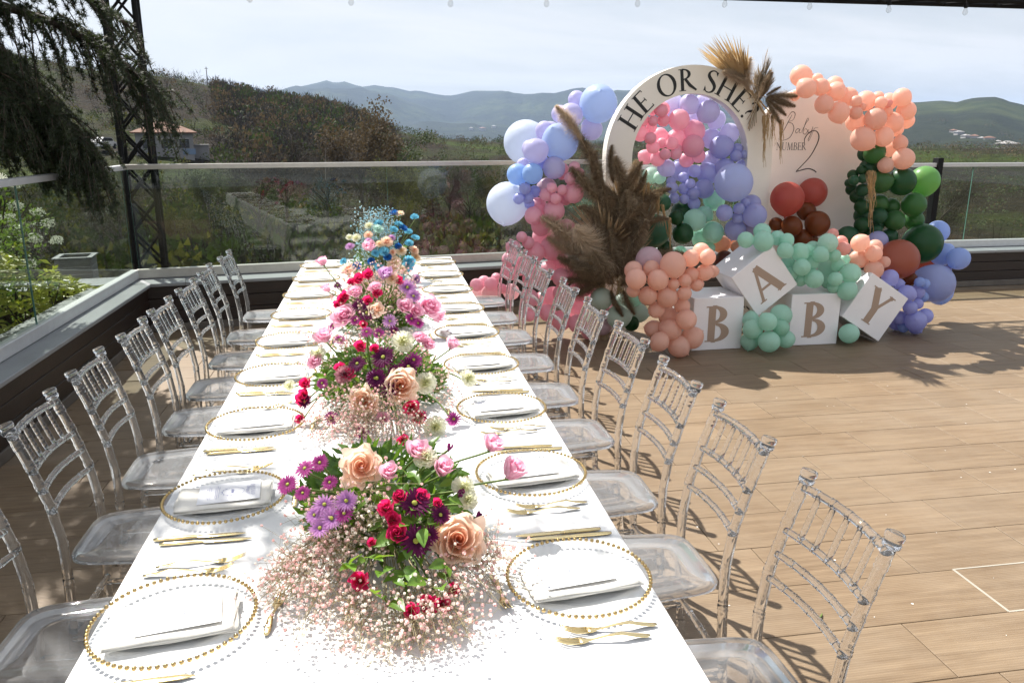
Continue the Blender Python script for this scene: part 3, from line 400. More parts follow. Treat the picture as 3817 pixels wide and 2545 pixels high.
PLUMES = """left plume 1.877 6.4 1.331 -0.45 -0.091 0.889 0.493 180; left plume_pale 1.677 6.38 1.682 -0.535 -0.265 0.802 0.362 180; left plume 1.958 6.42 1.328 -0.265 -0.064 0.962 0.344 40; left plume 1.849 6.42 1.186 -0.294 -0.093 0.951 0.43 100; left plume 1.871 6.36 1.155 -0.61 -0.162 0.775 0.446 190; left spear 2.023 6.5 0.692 -0.255 -0.114 0.96 0.645 8; left spear 1.965 6.5 0.656 -0.464 -0.164 0.87 0.448 -17; left spear 2.003 6.5 0.693 0.005 -0.098 0.995 0.751 19; left spear 2.14 6.5 0.689 0.128 -0.106 0.986 0.694 5; left spear 2.062 6.5 0.691 -0.005 -0.081 0.997 0.913 -17; left spear 2.082 6.5 0.691 0.112 -0.083 0.99 0.887 22; left spear 2.103 6.5 0.652 0.217 -0.085 0.973 0.866 19; left spear 2.042 6.5 0.692 -0.139 -0.104 0.985 0.711 19; left spear 2.124 6.5 0.614 0.343 -0.096 0.935 0.77 19; left spear_grey 2.051 6.42 0.853 0.059 -0.091 0.994 0.592 10; left spear_grey 2.099 6.44 0.775 0.222 -0.059 0.973 0.609 -20; left fan 1.962 6.44 0.797 -0.594 -0.083 0.8 0.483 20; left plume_pale 1.864 6.36 0.755 -0.854 -0.192 0.484 0.601 160; left plume_pale 1.814 6.38 0.716 -0.929 -0.158 0.334 0.455 150; left plume 1.921 6.34 0.571 -0.908 -0.186 0.374 0.484 170; left plume 1.929 6.36 0.53 -0.975 -0.171 0.139 0.374 190; left plume 1.927 6.36 0.567 -0.914 -0.14 -0.381 0.385 180; left plume 1.987 6.3 0.539 -0.326 -0.238 0.915 0.462 100; left plume 2.062 6.3 0.574 0.055 -0.152 0.987 0.527 -60; left plume 2.012 6.26 0.545 -0.054 -0.228 0.972 0.386 60; left plume 1.938 6.26 0.511 -0.49 -0.447 0.748 0.403 150; left plume 2.02 6.28 0.504 0.115 -0.509 -0.853 0.252 20; left plume 1.912 6.3 0.504 0.227 -0.298 -0.927 0.268 80; left plume 2.025 6.32 0.72 0.463 -0.176 0.869 0.341 -30; left plume 1.956 6.36 0.864 0.045 -0.126 0.991 0.476 20; left plume 1.902 6.38 0.935 -0.164 -0.178 0.97 0.45 120; left spear 1.909 6.3 0.578 -0.735 -0.346 0.584 0.347 0; left plume 2.006 6.4 0.857 0.411 -0.083 0.908 0.481 0; left plume 1.969 6.24 0.513 0.404 -0.68 0.612 0.324 0; left plume 1.878 6.34 0.721 -0.281 -0.247 0.927 0.406 140; left plume 2.089 6.42 0.853 0.475 -0.046 0.879 0.393 0; left plume 1.96 6.244 0.794 -0.263 0.164 0.951 0.279 104.175; left plume 2.053 6.405 0.918 -0.109 -0.458 0.882 0.378 339.465; left plume 2.148 6.302 0.866 -0.176 0.011 0.984 0.305 263.482; left plume 2.106 6.374 1.238 -0.612 -0.234 0.756 0.399 64.0045; left plume 1.882 6.241 0.913 0.557 -0.008 0.831 0.398 253.766; left plume 1.911 6.326 0.566 -0.922 -0.287 0.259 0.397 109.84; left plume 1.994 6.344 1.004 -0.807 -0.087 0.584 0.391 252.316; left plume_pale 2.089 6.295 0.638 -0.864 -0.096 0.494 0.46 268.899; left plume 1.927 6.382 0.616 0.533 -0.491 0.688 0.297 209.592; left plume 1.996 6.249 1.046 0.792 0.218 0.571 0.324 322.534; left plume 2.149 6.304 1.027 0.853 -0.373 0.366 0.251 234.692; left plume 2.109 6.364 1.226 0.536 -0.018 0.844 0.261 105.118; left plume 1.962 6.249 0.594 -0.917 -0.091 0.388 0.387 282.148; left plume_pale 1.929 6.423 0.729 -0.798 -0.393 0.458 0.562 22.3953; left plume 1.954 6.349 1.252 0.678 -0.151 0.719 0.349 115.716; left plume 2.184 6.336 0.828 -0.138 -0.233 0.963 0.46 147.824; left plume 2.124 6.34 0.852 -0.351 -0.324 0.879 0.474 91.5817; left plume 1.979 6.305 0.725 -0.56 0.128 0.819 0.417 113.226; left plume 2.114 6.339 0.694 0.915 -0.376 -0.147 0.373 75.9317; left plume 2.127 6.371 1.209 0.875 -0.101 0.473 0.31 231.298; left plume 2.017 6.294 1.213 0.389 0.189 0.902 0.375 344.26; left plume 2.18 6.319 0.723 0.957 -0.039 0.287 0.385 276.055; left plume_pale 1.971 6.354 0.51 0.78 -0.064 0.622 0.382 333.893; left plume 1.958 6.263 0.906 0.709 0.286 0.645 0.276 281.869; left plume 2.111 6.404 1.137 0.677 -0.386 0.626 0.288 282.361; left plume 2.101 6.338 1.066 -0.59 0.039 0.807 0.385 218.925; top fan_straw 3.245 6.72 2.135 -0.747 -0.109 0.656 0.523 0; top fan_straw 3.245 6.72 2.135 -0.623 -0.115 0.774 0.496 0; top fan_straw 3.225 6.74 2.154 -0.781 -0.048 0.623 0.336 10; top spear_grey 3.31 6.7 2.008 0.187 -0.07 0.98 0.458 2; top spear_grey 3.31 6.7 2.008 0.107 -0.077 0.991 0.416 -14; top spear_grey 3.31 6.7 2.008 -0.007 -0.086 0.996 0.371 -7; top spear_grey 3.31 6.7 2.008 0.331 -0.088 0.939 0.365 0; top spear_grey 3.31 6.7 2.008 0.494 -0.107 0.863 0.3 12; top spear_grey 3.31 6.7 2.008 -0.114 -0.101 0.988 0.316 11; top spear 3.295 6.7 2.044 0.121 -0.126 0.985 0.494 0; top plume_pale 3.212 6.66 2.078 -0.386 -0.174 0.906 0.31 40; top plume_pale 3.265 6.66 2.168 -0.923 -0.176 0.341 0.306 180; top plume_pale 3.286 6.64 2.041 0.297 -0.152 0.943 0.263 0; top plume 3.344 6.64 2.071 0.952 -0.295 0.086 0.285 -26; top plume 3.344 6.64 2.071 0.906 -0.292 -0.307 0.288 7; top plume 3.344 6.64 2.071 0.722 -0.333 -0.607 0.253 -9; top plume 3.344 6.64 2.071 0.643 -0.557 0.525 0.151 -4; top plume 3.344 6.64 2.071 0.466 -0.313 -0.827 0.268 -7; top plume 3.344 6.64 2.071 0.909 -0.356 -0.216 0.236 -29; top plume 3.344 6.64 2.071 -0.084 -0.405 0.911 0.208 15; top tassel 3.356 6.62 1.914 -0.088 0 0.996 0.446 0; top tassel 3.513 6.62 1.879 -0.094 0 0.996 0.382 0; top tassel 3.418 6.6 1.914 -0.09 0 0.996 0.289 0; top tassel 3.376 6.6 1.932 -0.089 0 0.996 0.227 0; mid tassel 2.235 6.35 1.365 -0.046 0 0.999 0.254 0; mid tassel 2.288 6.33 1.295 -0.22 0 0.976 0.326 0; mid tassel 2.35 6.31 1.188 -0.239 0 0.971 0.286 0; mid tassel 2.413 6.3 1.08 -0.106 0 0.994 0.325 0; mid tassel 2.198 6.35 1.348 0.061 0 0.998 0.23 0; right tassel 4.293 6.42 1.447 -0.127 0 0.992 0.363 0; right tassel 4.303 6.42 1.436 -0.127 0 0.992 0.549 0"""
# ================================================================== THE SETTING
# ---------------- terrace floor: wood-look tiles 0.60 x 0.302 m laid in quarter bond
def tile_material():
    m = bpy.data.materials.new("wood_look_tile"); m.use_nodes = True
    nt = m.node_tree; N = nt.nodes.new; L = nt.links.new; p = nt.nodes['Principled BSDF']
    oi = N('ShaderNodeObjectInfo'); ge = N('ShaderNodeNewGeometry')
    ad = N('ShaderNodeMath'); ad.operation = 'ADD'; L(oi.outputs['Random'], ad.inputs[0]); L(ge.outputs['Random Per Island'], ad.inputs[1])
    fr = N('ShaderNodeMath'); fr.operation = 'FRACT'; L(ad.outputs[0], fr.inputs[0])
    of = N('ShaderNodeMath'); of.operation = 'MULTIPLY'; of.inputs[1].default_value = 13.0; L(fr.outputs[0], of.inputs[0])
    cb = N('ShaderNodeCombineXYZ'); L(of.outputs[0], cb.inputs['Z'])
    va = N('ShaderNodeVectorMath'); L(ge.outputs['Position'], va.inputs[0]); L(cb.outputs[0], va.inputs[1])
    mp = N('ShaderNodeMapping'); mp.inputs['Scale'].default_value = (1.2, 16, 1); L(va.outputs[0], mp.inputs['Vector'])
    n = N('ShaderNodeTexNoise'); n.inputs['Scale'].default_value = 2.2; n.inputs['Detail'].default_value = 6; n.inputs['Roughness'].default_value = .62; n.inputs['Distortion'].default_value = .3; L(mp.outputs[0], n.inputs['Vector'])
    r = N('ShaderNodeValToRGB'); e = r.color_ramp.elements; e[0].position = .3; e[0].color = (.148, .099, .058, 1); e[1].position = .72; e[1].color = (.240, .172, .107, 1)
    L(n.outputs['Fac'], r.inputs[0])
    # dust and scuffs
    n2 = N('ShaderNodeTexNoise'); n2.inputs['Scale'].default_value = 1.3; n2.inputs['Detail'].default_value = 7; n2.inputs['Roughness'].default_value = .7; L(ge.outputs['Position'], n2.inputs['Vector'])
    r2 = N('ShaderNodeValToRGB'); r2.color_ramp.elements[0].position = .42; r2.color_ramp.elements[1].position = .8; L(n2.outputs['Fac'], r2.inputs[0])
    mx = N('ShaderNodeMix'); mx.data_type = 'RGBA'; mx.inputs['B'].default_value = (.27, .215, .155, 1); L(r.outputs[0], mx.inputs['A'])
    ml = N('ShaderNodeMath'); ml.operation = 'MULTIPLY'; ml.inputs[1].default_value = .6; L(r2.outputs[0], ml.inputs[0]); L(ml.outputs[0], mx.inputs['Factor'])
    hs = N('ShaderNodeHueSaturation'); mr = N('ShaderNodeMapRange'); mr.inputs['To Min'].default_value = .94; mr.inputs['To Max'].default_value = 1.06; L(fr.outputs[0], mr.inputs['Value']); L(mr.outputs[0], hs.inputs['Value']); L(mx.outputs['Result'], hs.inputs['Color'])
    L(hs.outputs[0], p.inputs['Base Color'])
    # fine lengthwise ridges of the moulded board pattern
    w = N('ShaderNodeTexWave'); w.bands_direction = 'Y'; w.inputs['Scale'].default_value = 28; w.inputs['Distortion'].default_value = .4; L(ge.outputs['Position'], w.inputs['Vector'])
    b = N('ShaderNodeBump'); b.inputs['Strength'].default_value = .28; b.inputs['Distance'].default_value = .002; L(w.outputs['Fac'], b.inputs['Height'])
    b2 = N('ShaderNodeBump'); b2.inputs['Strength'].default_value = .25; b2.inputs['Distance'].default_value = .004; L(n.outputs['Fac'], b2.inputs['Height']); L(b.outputs[0], b2.inputs['Normal']); L(b2.outputs[0], p.inputs['Normal'])
    p.inputs['Roughness'].default_value = .52; p.inputs['Specular IOR Level'].default_value = .35
    return m
TILE = tile_material()
GROUT = M("tile_grout", (.21, .16, .11), .9, var=.25, scale=3)
GROUT_FRESH = M("fresh_grout", (.34, .31, .26), .9, var=.1, scale=9)
floor = kind(obj("floor", MB().box(-2.4, 10.5, -2.5, 8.6, -0.30, -0.006), GROUT), "structure")
TP, TL = 0.302, 0.60
def tile_mesh(x0, x1, y0, y1): return MB().box(x0, x1, y0, y1, -0.02, 0.0, 0.0015)
tile_me = tile_mesh(-TL / 2 + .0018, TL / 2 - .0018, -TP / 2 + .0014, TP / 2 - .0014).mesh("tile"); tile_me.materials.append(TILE)
cand = []
inv = cam.matrix_basis.inverted()
for k in range(-11, 24):
    yc = 4.99 - TP * k - TP / 2
    off = (2.916 + 0.15 * k) % TL
    for j in range(-6, 18):
        xc = off + TL * j + TL / 2
        if xc - TL / 2 < -2.25 or xc + TL / 2 > 10.4 or yc + TP / 2 > 8.3: continue
        vis = False
        for ddx in (-.29, 0, .29):
            for ddy in (-.14, .14):
                c = inv @ Vector((xc + ddx, yc + ddy, 0))
                if c.z < -.2 and abs(c.x / -c.z) < .665 and -.445 < c.y / -c.z < .45: vis = True
        hidden = abs(xc) < .45 or (xc > 1.6 and yc > 6.3 and xc < 5.2)
        cand.append(((0 if vis and not hidden else 100) + (Vector((xc, yc, 0)) - CAM).length, xc, yc))
cand.sort()
for _, xc, yc in cand[:296]:
    obj("tile", tile_me, None, floor, (xc, yc, rnd.uniform(-.0005, .0003)), (rnd.uniform(-.0006, .0006), rnd.uniform(-.0004, .0004), 0))
mb = MB()
for _, xc, yc in cand[296:]: mb.box(xc - TL / 2 + .0018, xc + TL / 2 - .0018, yc - TP / 2 + .0014, yc + TP / 2 - .0014, -0.02, -.0002, .0015)
kind(obj("tile_field", mb, TILE, floor), "stuff")
# fresh white grout round one relaid tile, lower right
mb = MB(); ty0 = 4.99 - TP * 9; ty1 = ty0 + TP; tx0 = 2.316
mb.box(tx0 - .004, tx0 + .007, ty0, ty1, -.004, .0012); mb.box(tx0, tx0 + .62, ty1 - .004, ty1 + .004, -.004, .0016); mb.box(tx0, tx0 + .62, ty0 - .004, ty0 + .004, -.004, .0014)
obj("grout_line", mb, GROUT_FRESH, floor)

# ---------------- parapet walls with metal coping
WOOD = M("dark_parapet_wood", (.016, .008, .005), .5, var=.45, scale=5, stretch=(.6, .6, 9), bump=.15, bscale=30)
COPING = M("grey_metal_coping", (.24, .255, .27), .45, var=.10, scale=3, bump=.04, bscale=50)
SKIRT = M("pale_skirting", (.12, .105, .09), .6, var=.2, scale=6)
ALU = M("brushed_aluminium", (.50, .48, .44), .35, metal=.65, var=.06, scale=20)
ALUW = M("pale_aluminium", (.55, .56, .57), .38, metal=.25, var=.05, scale=20)
GLASS = thin_glass("railing_glass", (.80, .84, .81), 1.52, 0.0, 0.0)
GLASS_EDGE = M("glass_edge", (.10, .22, .18), .2)
BLACK = M("black_painted_steel", (.008, .008, .009), .7, var=.3, scale=10, spec=.2)
def parapet(name, label, p0, p1, h, depth=.48, ext0=0.0, ext1=0.0, side=1):
    """local x runs along the wall, local y points away from the terrace"""
    d = Vector((p1[0] - p0[0], p1[1] - p0[1])); ln = d.length; ang = math.atan2(d.y, d.x)
    t = thing(name, label, "wall", (p0[0], p0[1], 0), ang)
    obj("core", MB().box(-ext0, ln + ext1, .05, depth - .02, -.3, h - .03), WOOD, t)
    nb = 3; bh = (h - .03 - .07) / nb
    for i in range(nb): obj("board", MB().box(-ext0, ln + ext1, .02, .05, .07 + i * bh + .002, .07 + (i + 1) * bh - .003, .003), WOOD, t)
    obj("skirting", MB().box(-ext0, ln + ext1, .012, .05, .0, .068, .003), SKIRT, t)
    x = -ext0; i = 0
    while x < ln + ext1 - .01:
        x2 = min(x + 2.4, ln + ext1)
        obj("coping", MB().box(x + .001, x2 - .001, -.015, depth, h - .03, h, .004), COPING, t); x = x2
    return t, ang, ln
H0 = .45
CORN = (-2.06, 7.42)
wl, angl, lnl = parapet("parapet_wall", "dark wooden parapet with grey coping along the left side of the terrace", (-2.06, -1.5), CORN, H0)
wf, angf, lnf = parapet("parapet_wall", "dark wooden parapet with grey coping behind the far end of the table", CORN, (2.4, 8.10), H0, ext0=2.1)
wr, angr, lnr = parapet("parapet_wall", "dark wooden parapet with grey coping at the far right behind the blue balloons", (2.4, 8.10), (10.0, 8.24), .43)

def railing(name, label, p0, p1, z0, z1, panes, rail_mat, posts=(), rail_h=.045):
    d = Vector((p1[0] - p0[0], p1[1] - p0[1])); ln = d.length; ang = math.atan2(d.y, d.x)
    t = thing(name, label, "railing", (p0[0], p0[1], z0), ang)
    n = panes; pl = ln / n; hh = z1 - z0
    for i in range(n):
        pn = obj("pane", MB().box(i * pl + .006, (i + 1) * pl - .006, -.006, .006, .04, hh - .02), GLASS, t)
        obj("pane_edge", MB().box(i * pl + .0045, i * pl + .0058, -.0062, .0062, .04, hh - .02), GLASS_EDGE, pn)
    obj("top_rail", MB().box(-.02, ln + .02, -.028, .028, hh - rail_h, hh, .004), rail_mat, t)
    obj("bottom_rail", MB().box(-.02, ln + .02, -.035, .035, 0.001, .085, .004), rail_mat, t)
    for x in posts: obj("post", MB().box(x - .035, x + .035, -.05, .05, -.2, hh + .06, .004), BLACK, t)
    return t
GC = (-2.25, 7.72)
railing("glass_railing", "frameless glass railing along the left parapet before the flowering shrub", (-2.25, -1.1), (GC[0], GC[1] - .03), .452, 1.487, 4, ALUW)
railing("glass_railing", "frameless glass railing mirroring the table behind its far end", (GC[0] + .03, GC[1]), (2.42, 8.40), .452, 1.492, 2, ALU)
railing("glass_railing", "glass railing with black posts behind the blue balloons at far right", (2.46, 8.42), (10.0, 8.52), .432, 1.43, 5, ALUW, posts=(4.05, 0.02))

# ---------------- steel truss gantry with string lights
def truss(name, label, loc, size, z0, z1, pitch, rotz=0.0, horizontal=False):
    t = thing(name, label, "truss", loc, rotz); h = size / 2
    br = MB().tube([(0, 0, 0), (1, 0, 0)], 1.0, 6).mesh("brace", True); br.materials.append(BLACK)
    def bar(nm, a, b, r):
        a = Vector(a); b = Vector(b); d = b - a
        o = obj(nm, br, None, t, a); o.rotation_euler = d.to_track_quat('X', 'Z').to_euler(); o.scale = (d.length, r, r)
    cs = [(-h, -h), (h, -h), (h, h), (-h, h)]
    for x, y in cs: bar("chord", (x, y, z0), (x, y, z1), .027)
    n = int((z1 - z0) / pitch)
    for i in range(n):
        a = z0 + i * pitch; b = a + pitch
        for k in range(4):
            p = cs[k]; q = cs[(k + 1) % 4]
            if (i + k) % 2: p, q = q, p
            bar("brace", (*p, a), (*q, b), .014)
            bar("brace", (*q, a), (*p, b), .014) if k % 2 == 0 else None
    return t
tw = truss("truss_tower", "black steel lattice tower rising behind the corner of the glass railing", (-2.30, 8.42, 0), .265, -2.5, 3.5, .33, R(9))
bm = truss("truss_beam", "black steel lattice beam crossing high at top right corner", (0, 0, 0), .30, 0, 11.5, .36)
bm.location = (-2.2, 8.5, 3.335); bm.rotation_euler = (0, R(90), 0)
BULB = thin_glass("bulb_glass", (.93, .93, .92), 1.5, .02, .05)
st = thing("string_light", "black string light with clear bulbs hanging across the top of the sky", "string light", (0, 8.3, 3.2))
BUL = [(-1.1, 2.995), (-.16, 2.991), (.797, 3.003), (1.76, 3.027), (2.71, 3.05), (3.658, 3.065), (4.612, 3.067), (5.532, 3.059), (6.458, 3.055), (7.4, 3.05)]
cab = []
for x, z in BUL: cab += [(x - .4, 0, z - 3.2 + .15), (x, 0, z - 3.2 + .125), ]
obj("cable", MB().tube(catmull(cab, 4), .004, 5), BLACK, st)
for x, z in BUL:
    dz = z - 3.2 + .05; tilt = rnd.uniform(-.15, .15)
    so = obj("socket", MB().lathe([(.004, .075), (.006, .05), (.018, .045), (.021, .0), (.019, -.01)], 12), BLACK, st, (x, 0, dz), (tilt, -tilt, 0), smooth=False)
    obj("bulb", MB().lathe([(.013, -.008), (.018, -.025), (.028, -.05), (.027, -.066), (.015, -.082), (.003, -.088)], 12), BULB, so, smooth=True)

# ---------------- planting strip left of the railing
SOIL = M("dark_soil", (.045, .032, .02), .95, var=.5, scale=12, bump=.4, bscale=25)
kind(obj("planting_bed", MB().box(-8, -2.58, -2, 7.85, -2.6, .12), SOIL), "structure")
PLANK = M("grey_planter_slats", (.36, .36, .37), .6, var=.2, scale=7, stretch=(1, 1, 8))
pt = thing("slatted_planter", "empty grey slatted planter box beyond the left railing", "planter", (-3.05, 8.55, -.05), R(8))
for i in range(8):
    for s in (0, 1):
        obj("slat", MB().box(-.16, .16, -.165 + s * .31, -.145 + s * .31, i * .075, i * .075 + .068, .003), PLANK, pt)
        obj("slat", MB().box(-.165 + s * .31, -.145 + s * .31, -.144, .144, i * .075, i * .075 + .068, .003), PLANK, pt)
mb = MB(); mb.box(-.18, .18, -.18, -.13, .60, .615); mb.box(-.18, .18, .13, .18, .60, .615); mb.box(-.18, -.13, -.13, .13, .60, .615); mb.box(.13, .18, -.13, .13, .60, .615)
obj("rim", mb, COPING, pt)

# ---------------- land beyond the terrace
NEAR = [(-60, 5.0), (-28.2, 4.7), (-22.19, 4.4), (-19.32, 4.08), (-17.72, 3.76), (-15.56, 3.65), (-13.31, 3.5), (-12.03, 3.27), (-10.74, 3.02), (-9.15, 2.7), (-7.52, 2.47), (-5.28, 2.22), (-3.58, 2.01), (-1.85, 1.59), (-0.69, 1.17), (0.03, 0.73), (1.07, 0.35), (2.87, -0.1), (7.15, -0.5), (13.3, -0.7), (25.22, -0.8), (41.84, -0.8), (70, -0.8)]
FAR = [(-70, 1.5), (-28.66, 1.62), (-15.49, 2.0), (-11.29, 2.74), (-10.22, 2.84), (-9.53, 2.97), (-9.01, 2.73), (-7.51, 2.53), (-6.81, 2.59), (-5.81, 2.89), (-4.66, 3.12), (-3.93, 3.27), (-3.2, 3.45), (-2.63, 3.29), (-2.05, 3.41), (-0.9, 3.08), (0.05, 3.21), (0.73, 3.1), (1.32, 3.08), (2.35, 2.83), (2.95, 2.89), (4.15, 2.66), (5.05, 2.55), (5.66, 2.64), (6.88, 2.9), (7.78, 2.87), (9.0, 2.88), (9.61, 2.64), (11.13, 2.59), (12.04, 2.58), (14.15, 2.87), (16.26, 2.77), (19.25, 2.46), (22.18, 2.3), (27.84, 2.1), (33.17, 1.84), (41.6, 1.2), (70, 1.0)]
RIGHT = [(-70, -1.4), (14, -1.2), (19.37, -0.5), (25.19, 0.29), (30.61, 1.32), (33.18, 1.73), (35.66, 1.93), (37.1, 2.01), (38.06, 1.91), (38.62, 2.11), (39.42, 2.14), (40.1, 2.13), (40.8, 1.86), (41.53, 1.67), (43.7, 1.17), (48.72, 0.46), (70, .2)]
from mathutils import noise as mnoise
Z0 = [(9, -2.6), (20, -2.9), (30, -3.5), (60, -6), (100, -8), (200, -12), (400, -19), (1000, -32), (2500, -36), (6000, -36), (20000, -36)]
def fbm(x, y, s, o=4): return mnoise.fractal(Vector((x / s, y / s, 3.7)), 1.0, 2.0, o)
def ground_z(az, d):
    z0 = interp(Z0, d); zt = 1.75 + 235 * math.tan(R(interp(NEAR, az)))
    w = sstep(d, 30, 235) ** 1.15 * (1 if d < 235 else max(0.0, 1 - (d - 235) / 900))
    z = z0 + w * max(0, zt - z0)
    x = d * math.sin(R(az)); y = d * math.cos(R(az))
    z += fbm(x, y, 28) * .9 * sstep(d, 12, 60) * (1 if d > 250 else 1 - .75 * sstep(d, 150, 235))
    # right-hand valley side
    zr = 1.75 + 2100 * math.tan(R(interp(RIGHT, az))); wr_ = sstep(d, 500, 2100) ** 1.4 * (1 if d < 2100 else max(0, 1 - (d - 2100) / 2500))
    z += wr_ * max(0, zr - z0) + (fbm(x, y, 260) * 9 * sstep(d, 500, 1200) * (1 - .8 * sstep(d, 1700, 2100)))
    # far range
    zf = 1.75 + 6000 * math.tan(R(interp(FAR, az))); wf_ = sstep(d, 2400, 6000) * (1 if d < 6000 else max(0, 1 - (d - 6000) / 4000))
    z += wf_ * max(0, zf - z0)
    z += fbm(x, y, 700, 7) * 120 * (1 if az > -8.5 else .35) * sstep(d, 2600, 4200) * (1 - sstep(d, 4500, 5600))
    return z
def at_ground(az, d, dz=0.0): return Vector((d * math.sin(R(az)), d * math.cos(R(az)), ground_z(az, d) + dz))

def terrain_material():
    m = bpy.data.materials.new("hillside"); m.use_nodes = True
    nt = m.node_tree; N = nt.nodes.new; L = nt.links.new; p = nt.nodes['Principled BSDF']; p.inputs['Roughness'].default_value = .95; p.inputs['Specular IOR Level'].default_value = .1
    g = N('ShaderNodeNewGeometry')
    ln = N('ShaderNodeVectorMath'); ln.operation = 'LENGTH'; L(g.outputs['Position'], ln.inputs[0])
    def noise(s, d=6, rg=.6):
        n = N('ShaderNodeTexNoise'); n.inputs['Scale'].default_value = s; n.inputs['Detail'].default_value = d; n.inputs['Roughness'].default_value = rg; L(g.outputs['Position'], n.inputs['Vector']); return n.outputs['Fac']
    def ramp(f, a, b, c0, c1):
        r = N('ShaderNodeValToRGB'); e = r.color_ramp.elements; e[0].position = a; e[1].position = b; e[0].color = (*c0, 1); e[1].color = (*c1, 1); L(f, r.inputs[0]); return r.outputs[0]
    def mix(f, a, b):
        x = N('ShaderNodeMix'); x.data_type = 'RGBA'; L(a, x.inputs['A']); L(b, x.inputs['B']); L(f, x.inputs['Factor']); return x.outputs['Result']
    grass = ramp(noise(.35), .3, .7, (.016, .030, .004), (.046, .066, .010))
    scrub = ramp(noise(.6), .3, .7, (.007, .0055, .003), (.026, .018, .009))
    near = mix(ramp(noise(.028, 5), .45, .63, (0, 0, 0), (1, 1, 1)), scrub, grass)
    grass2 = ramp(noise(.02), .35, .65, (.018, .028, .008), (.050, .060, .020))
    wood = ramp(noise(.05, 8, .7), .3, .7, (.007, .010, .004), (.022, .027, .010))
    farc = mix(ramp(noise(.0032, 7, .62), .47, .60, (0, 0, 0), (1, 1, 1)), wood, grass2)
    mr = N('ShaderNodeMapRange'); mr.inputs['From Min'].default_value = 250; mr.inputs['From Max'].default_value = 600; L(ln.outputs['Value'], mr.inputs['Value'])
    c = mix(mr.outputs[0], near, farc); L(c, p.inputs['Base Color'])
    b = N('ShaderNodeBump'); b.inputs['Strength'].default_value = .8; b.inputs['Distance'].default_value = 1.5; L(noise(.5, 8), b.inputs['Height'])
    b2 = N('ShaderNodeBump'); b2.inputs['Strength'].default_value = .9; b2.inputs['Distance'].default_value = 40; L(noise(.006, 9, .65), b2.inputs['Height'])
    mr2 = N('ShaderNodeMapRange'); mr2.inputs['From Min'].default_value = 900; mr2.inputs['From Max'].default_value = 2500; L(ln.outputs['Value'], mr2.inputs['Value']); L(mr2.outputs[0], b2.inputs['Strength'])
    L(b.outputs[0], b2.inputs['Normal']); L(b2.outputs[0], p.inputs['Normal'])
    return m
HILL = terrain_material()
DS = [8.7, 10, 12, 15, 18, 22, 27, 33, 40, 48, 57, 67, 78, 90, 103, 117, 132, 148, 165, 183, 200, 215, 227, 235, 250, 290, 360, 450, 560, 700, 860, 1040, 1230, 1420, 1600, 1760, 1900, 2010, 2100, 2200, 2450, 2700, 2950, 3200, 3450, 3700, 3950, 4200, 4450, 4700, 4950, 5200, 5450, 5650, 5820, 5930, 6000, 6150, 7000, 9000]
AZ = [-70 + .4 * i for i in range(0, 351)]
V = []; F = []
for d in DS:
    for a in AZ: V.append((d * math.sin(R(a)), d * math.cos(R(a)), ground_z(a, d)))
na = len(AZ)
for i in range(len(DS) - 1):
    for j in range(na - 1): F.append((i * na + j, i * na + j + 1, (i + 1) * na + j + 1, (i + 1) * na + j))
kind(obj("terrain", npmesh("terrain", V, F, True), HILL), "structure")
# ground under and behind the viewer
kind(obj("ground", MB().box(-60, 60, -60, 9.4, -3.6, -2.75), M("rough_ground", (.08, .075, .04), .95, var=.4, scale=.5)), "structure")
# ================================================================== TABLE AND CHAIRS
CLOTH = M("white_tablecloth", (.86, .86, .85), .85, bump=.06, bscale=180, sheen=.15)
TX, TY0, TY1, TZ = .608, .72, 6.62, .75
tb = thing("banquet_table", "long folding banquet table hidden under the white cloth", "table", (0, (TY0 + TY1) / 2, 0))
hl = (TY1 - TY0) / 2
PLY = M("pale_table_board", (.5, .42, .33), .6, var=.15); STEEL = M("grey_table_leg", (.3, .3, .31), .4, metal=.7)
obj("tabletop", MB().box(-TX + .012, TX - .012, -hl + .012, hl - .012, .71, TZ - .006, .003), PLY, tb)
for y in (-hl + .3, -hl / 3, hl / 3, hl - .3):
    for x in (-.45, .45): obj("leg", MB().tube([(x, y, 0), (x, y, .70)], .018, 8), STEEL, tb)
# cloth: top sheet + hanging skirt with soft folds, one sheet with thickness from its rounded edge
per = []
def perim():
    o = []; st_ = .05
    def seg(a, b):
        n = max(2, int((Vector(b) - Vector(a)).length / st_))
        for i in range(n): o.append((a[0] + (b[0] - a[0]) * i / n, a[1] + (b[1] - a[1]) * i / n))
    seg((-TX, TY0), (TX, TY0)); seg((TX, TY0), (TX, TY1)); seg((TX, TY1), (-TX, TY1)); seg((-TX, TY1), (-TX, TY0)); return o
P = perim(); n = len(P); V = []; F = []
prof = [(.0, 0.0), (.006, -.002), (.010, -.008), (.012, -.03), (.018, -.12), (.028, -.28), (.034, -.45), (.038, -.60)]
ctr = Vector((0, (TY0 + TY1) / 2))
for k, (o_, dz) in enumerate(prof):
    for i, (x, y) in enumerate(P):
        nx = (x / TX) if abs(abs(x) - TX) < 1e-6 else 0; ny = -1 if abs(y - TY0) < 1e-6 else (1 if abs(y - TY1) < 1e-6 else 0)
        if abs(abs(x) - TX) > 1e-6: nx = 0
        fold = (math.sin(y * 17 + x * 13 + math.sin(y * 5) * 1.5) * .018 + math.sin(y * 41 + x * 29) * .006) * (max(0, -dz - .05) / .5) + (.0 if k < 4 else .004)
        q = (o_ - .012 + fold) if k else -.012
        V.append((x + nx * q, y + ny * q, TZ + dz))
for k in range(len(prof) - 1):
    for i in range(n): F.append((k * n + i, k * n + (i + 1) % n, (k + 1) * n + (i + 1) % n, (k + 1) * n + i))
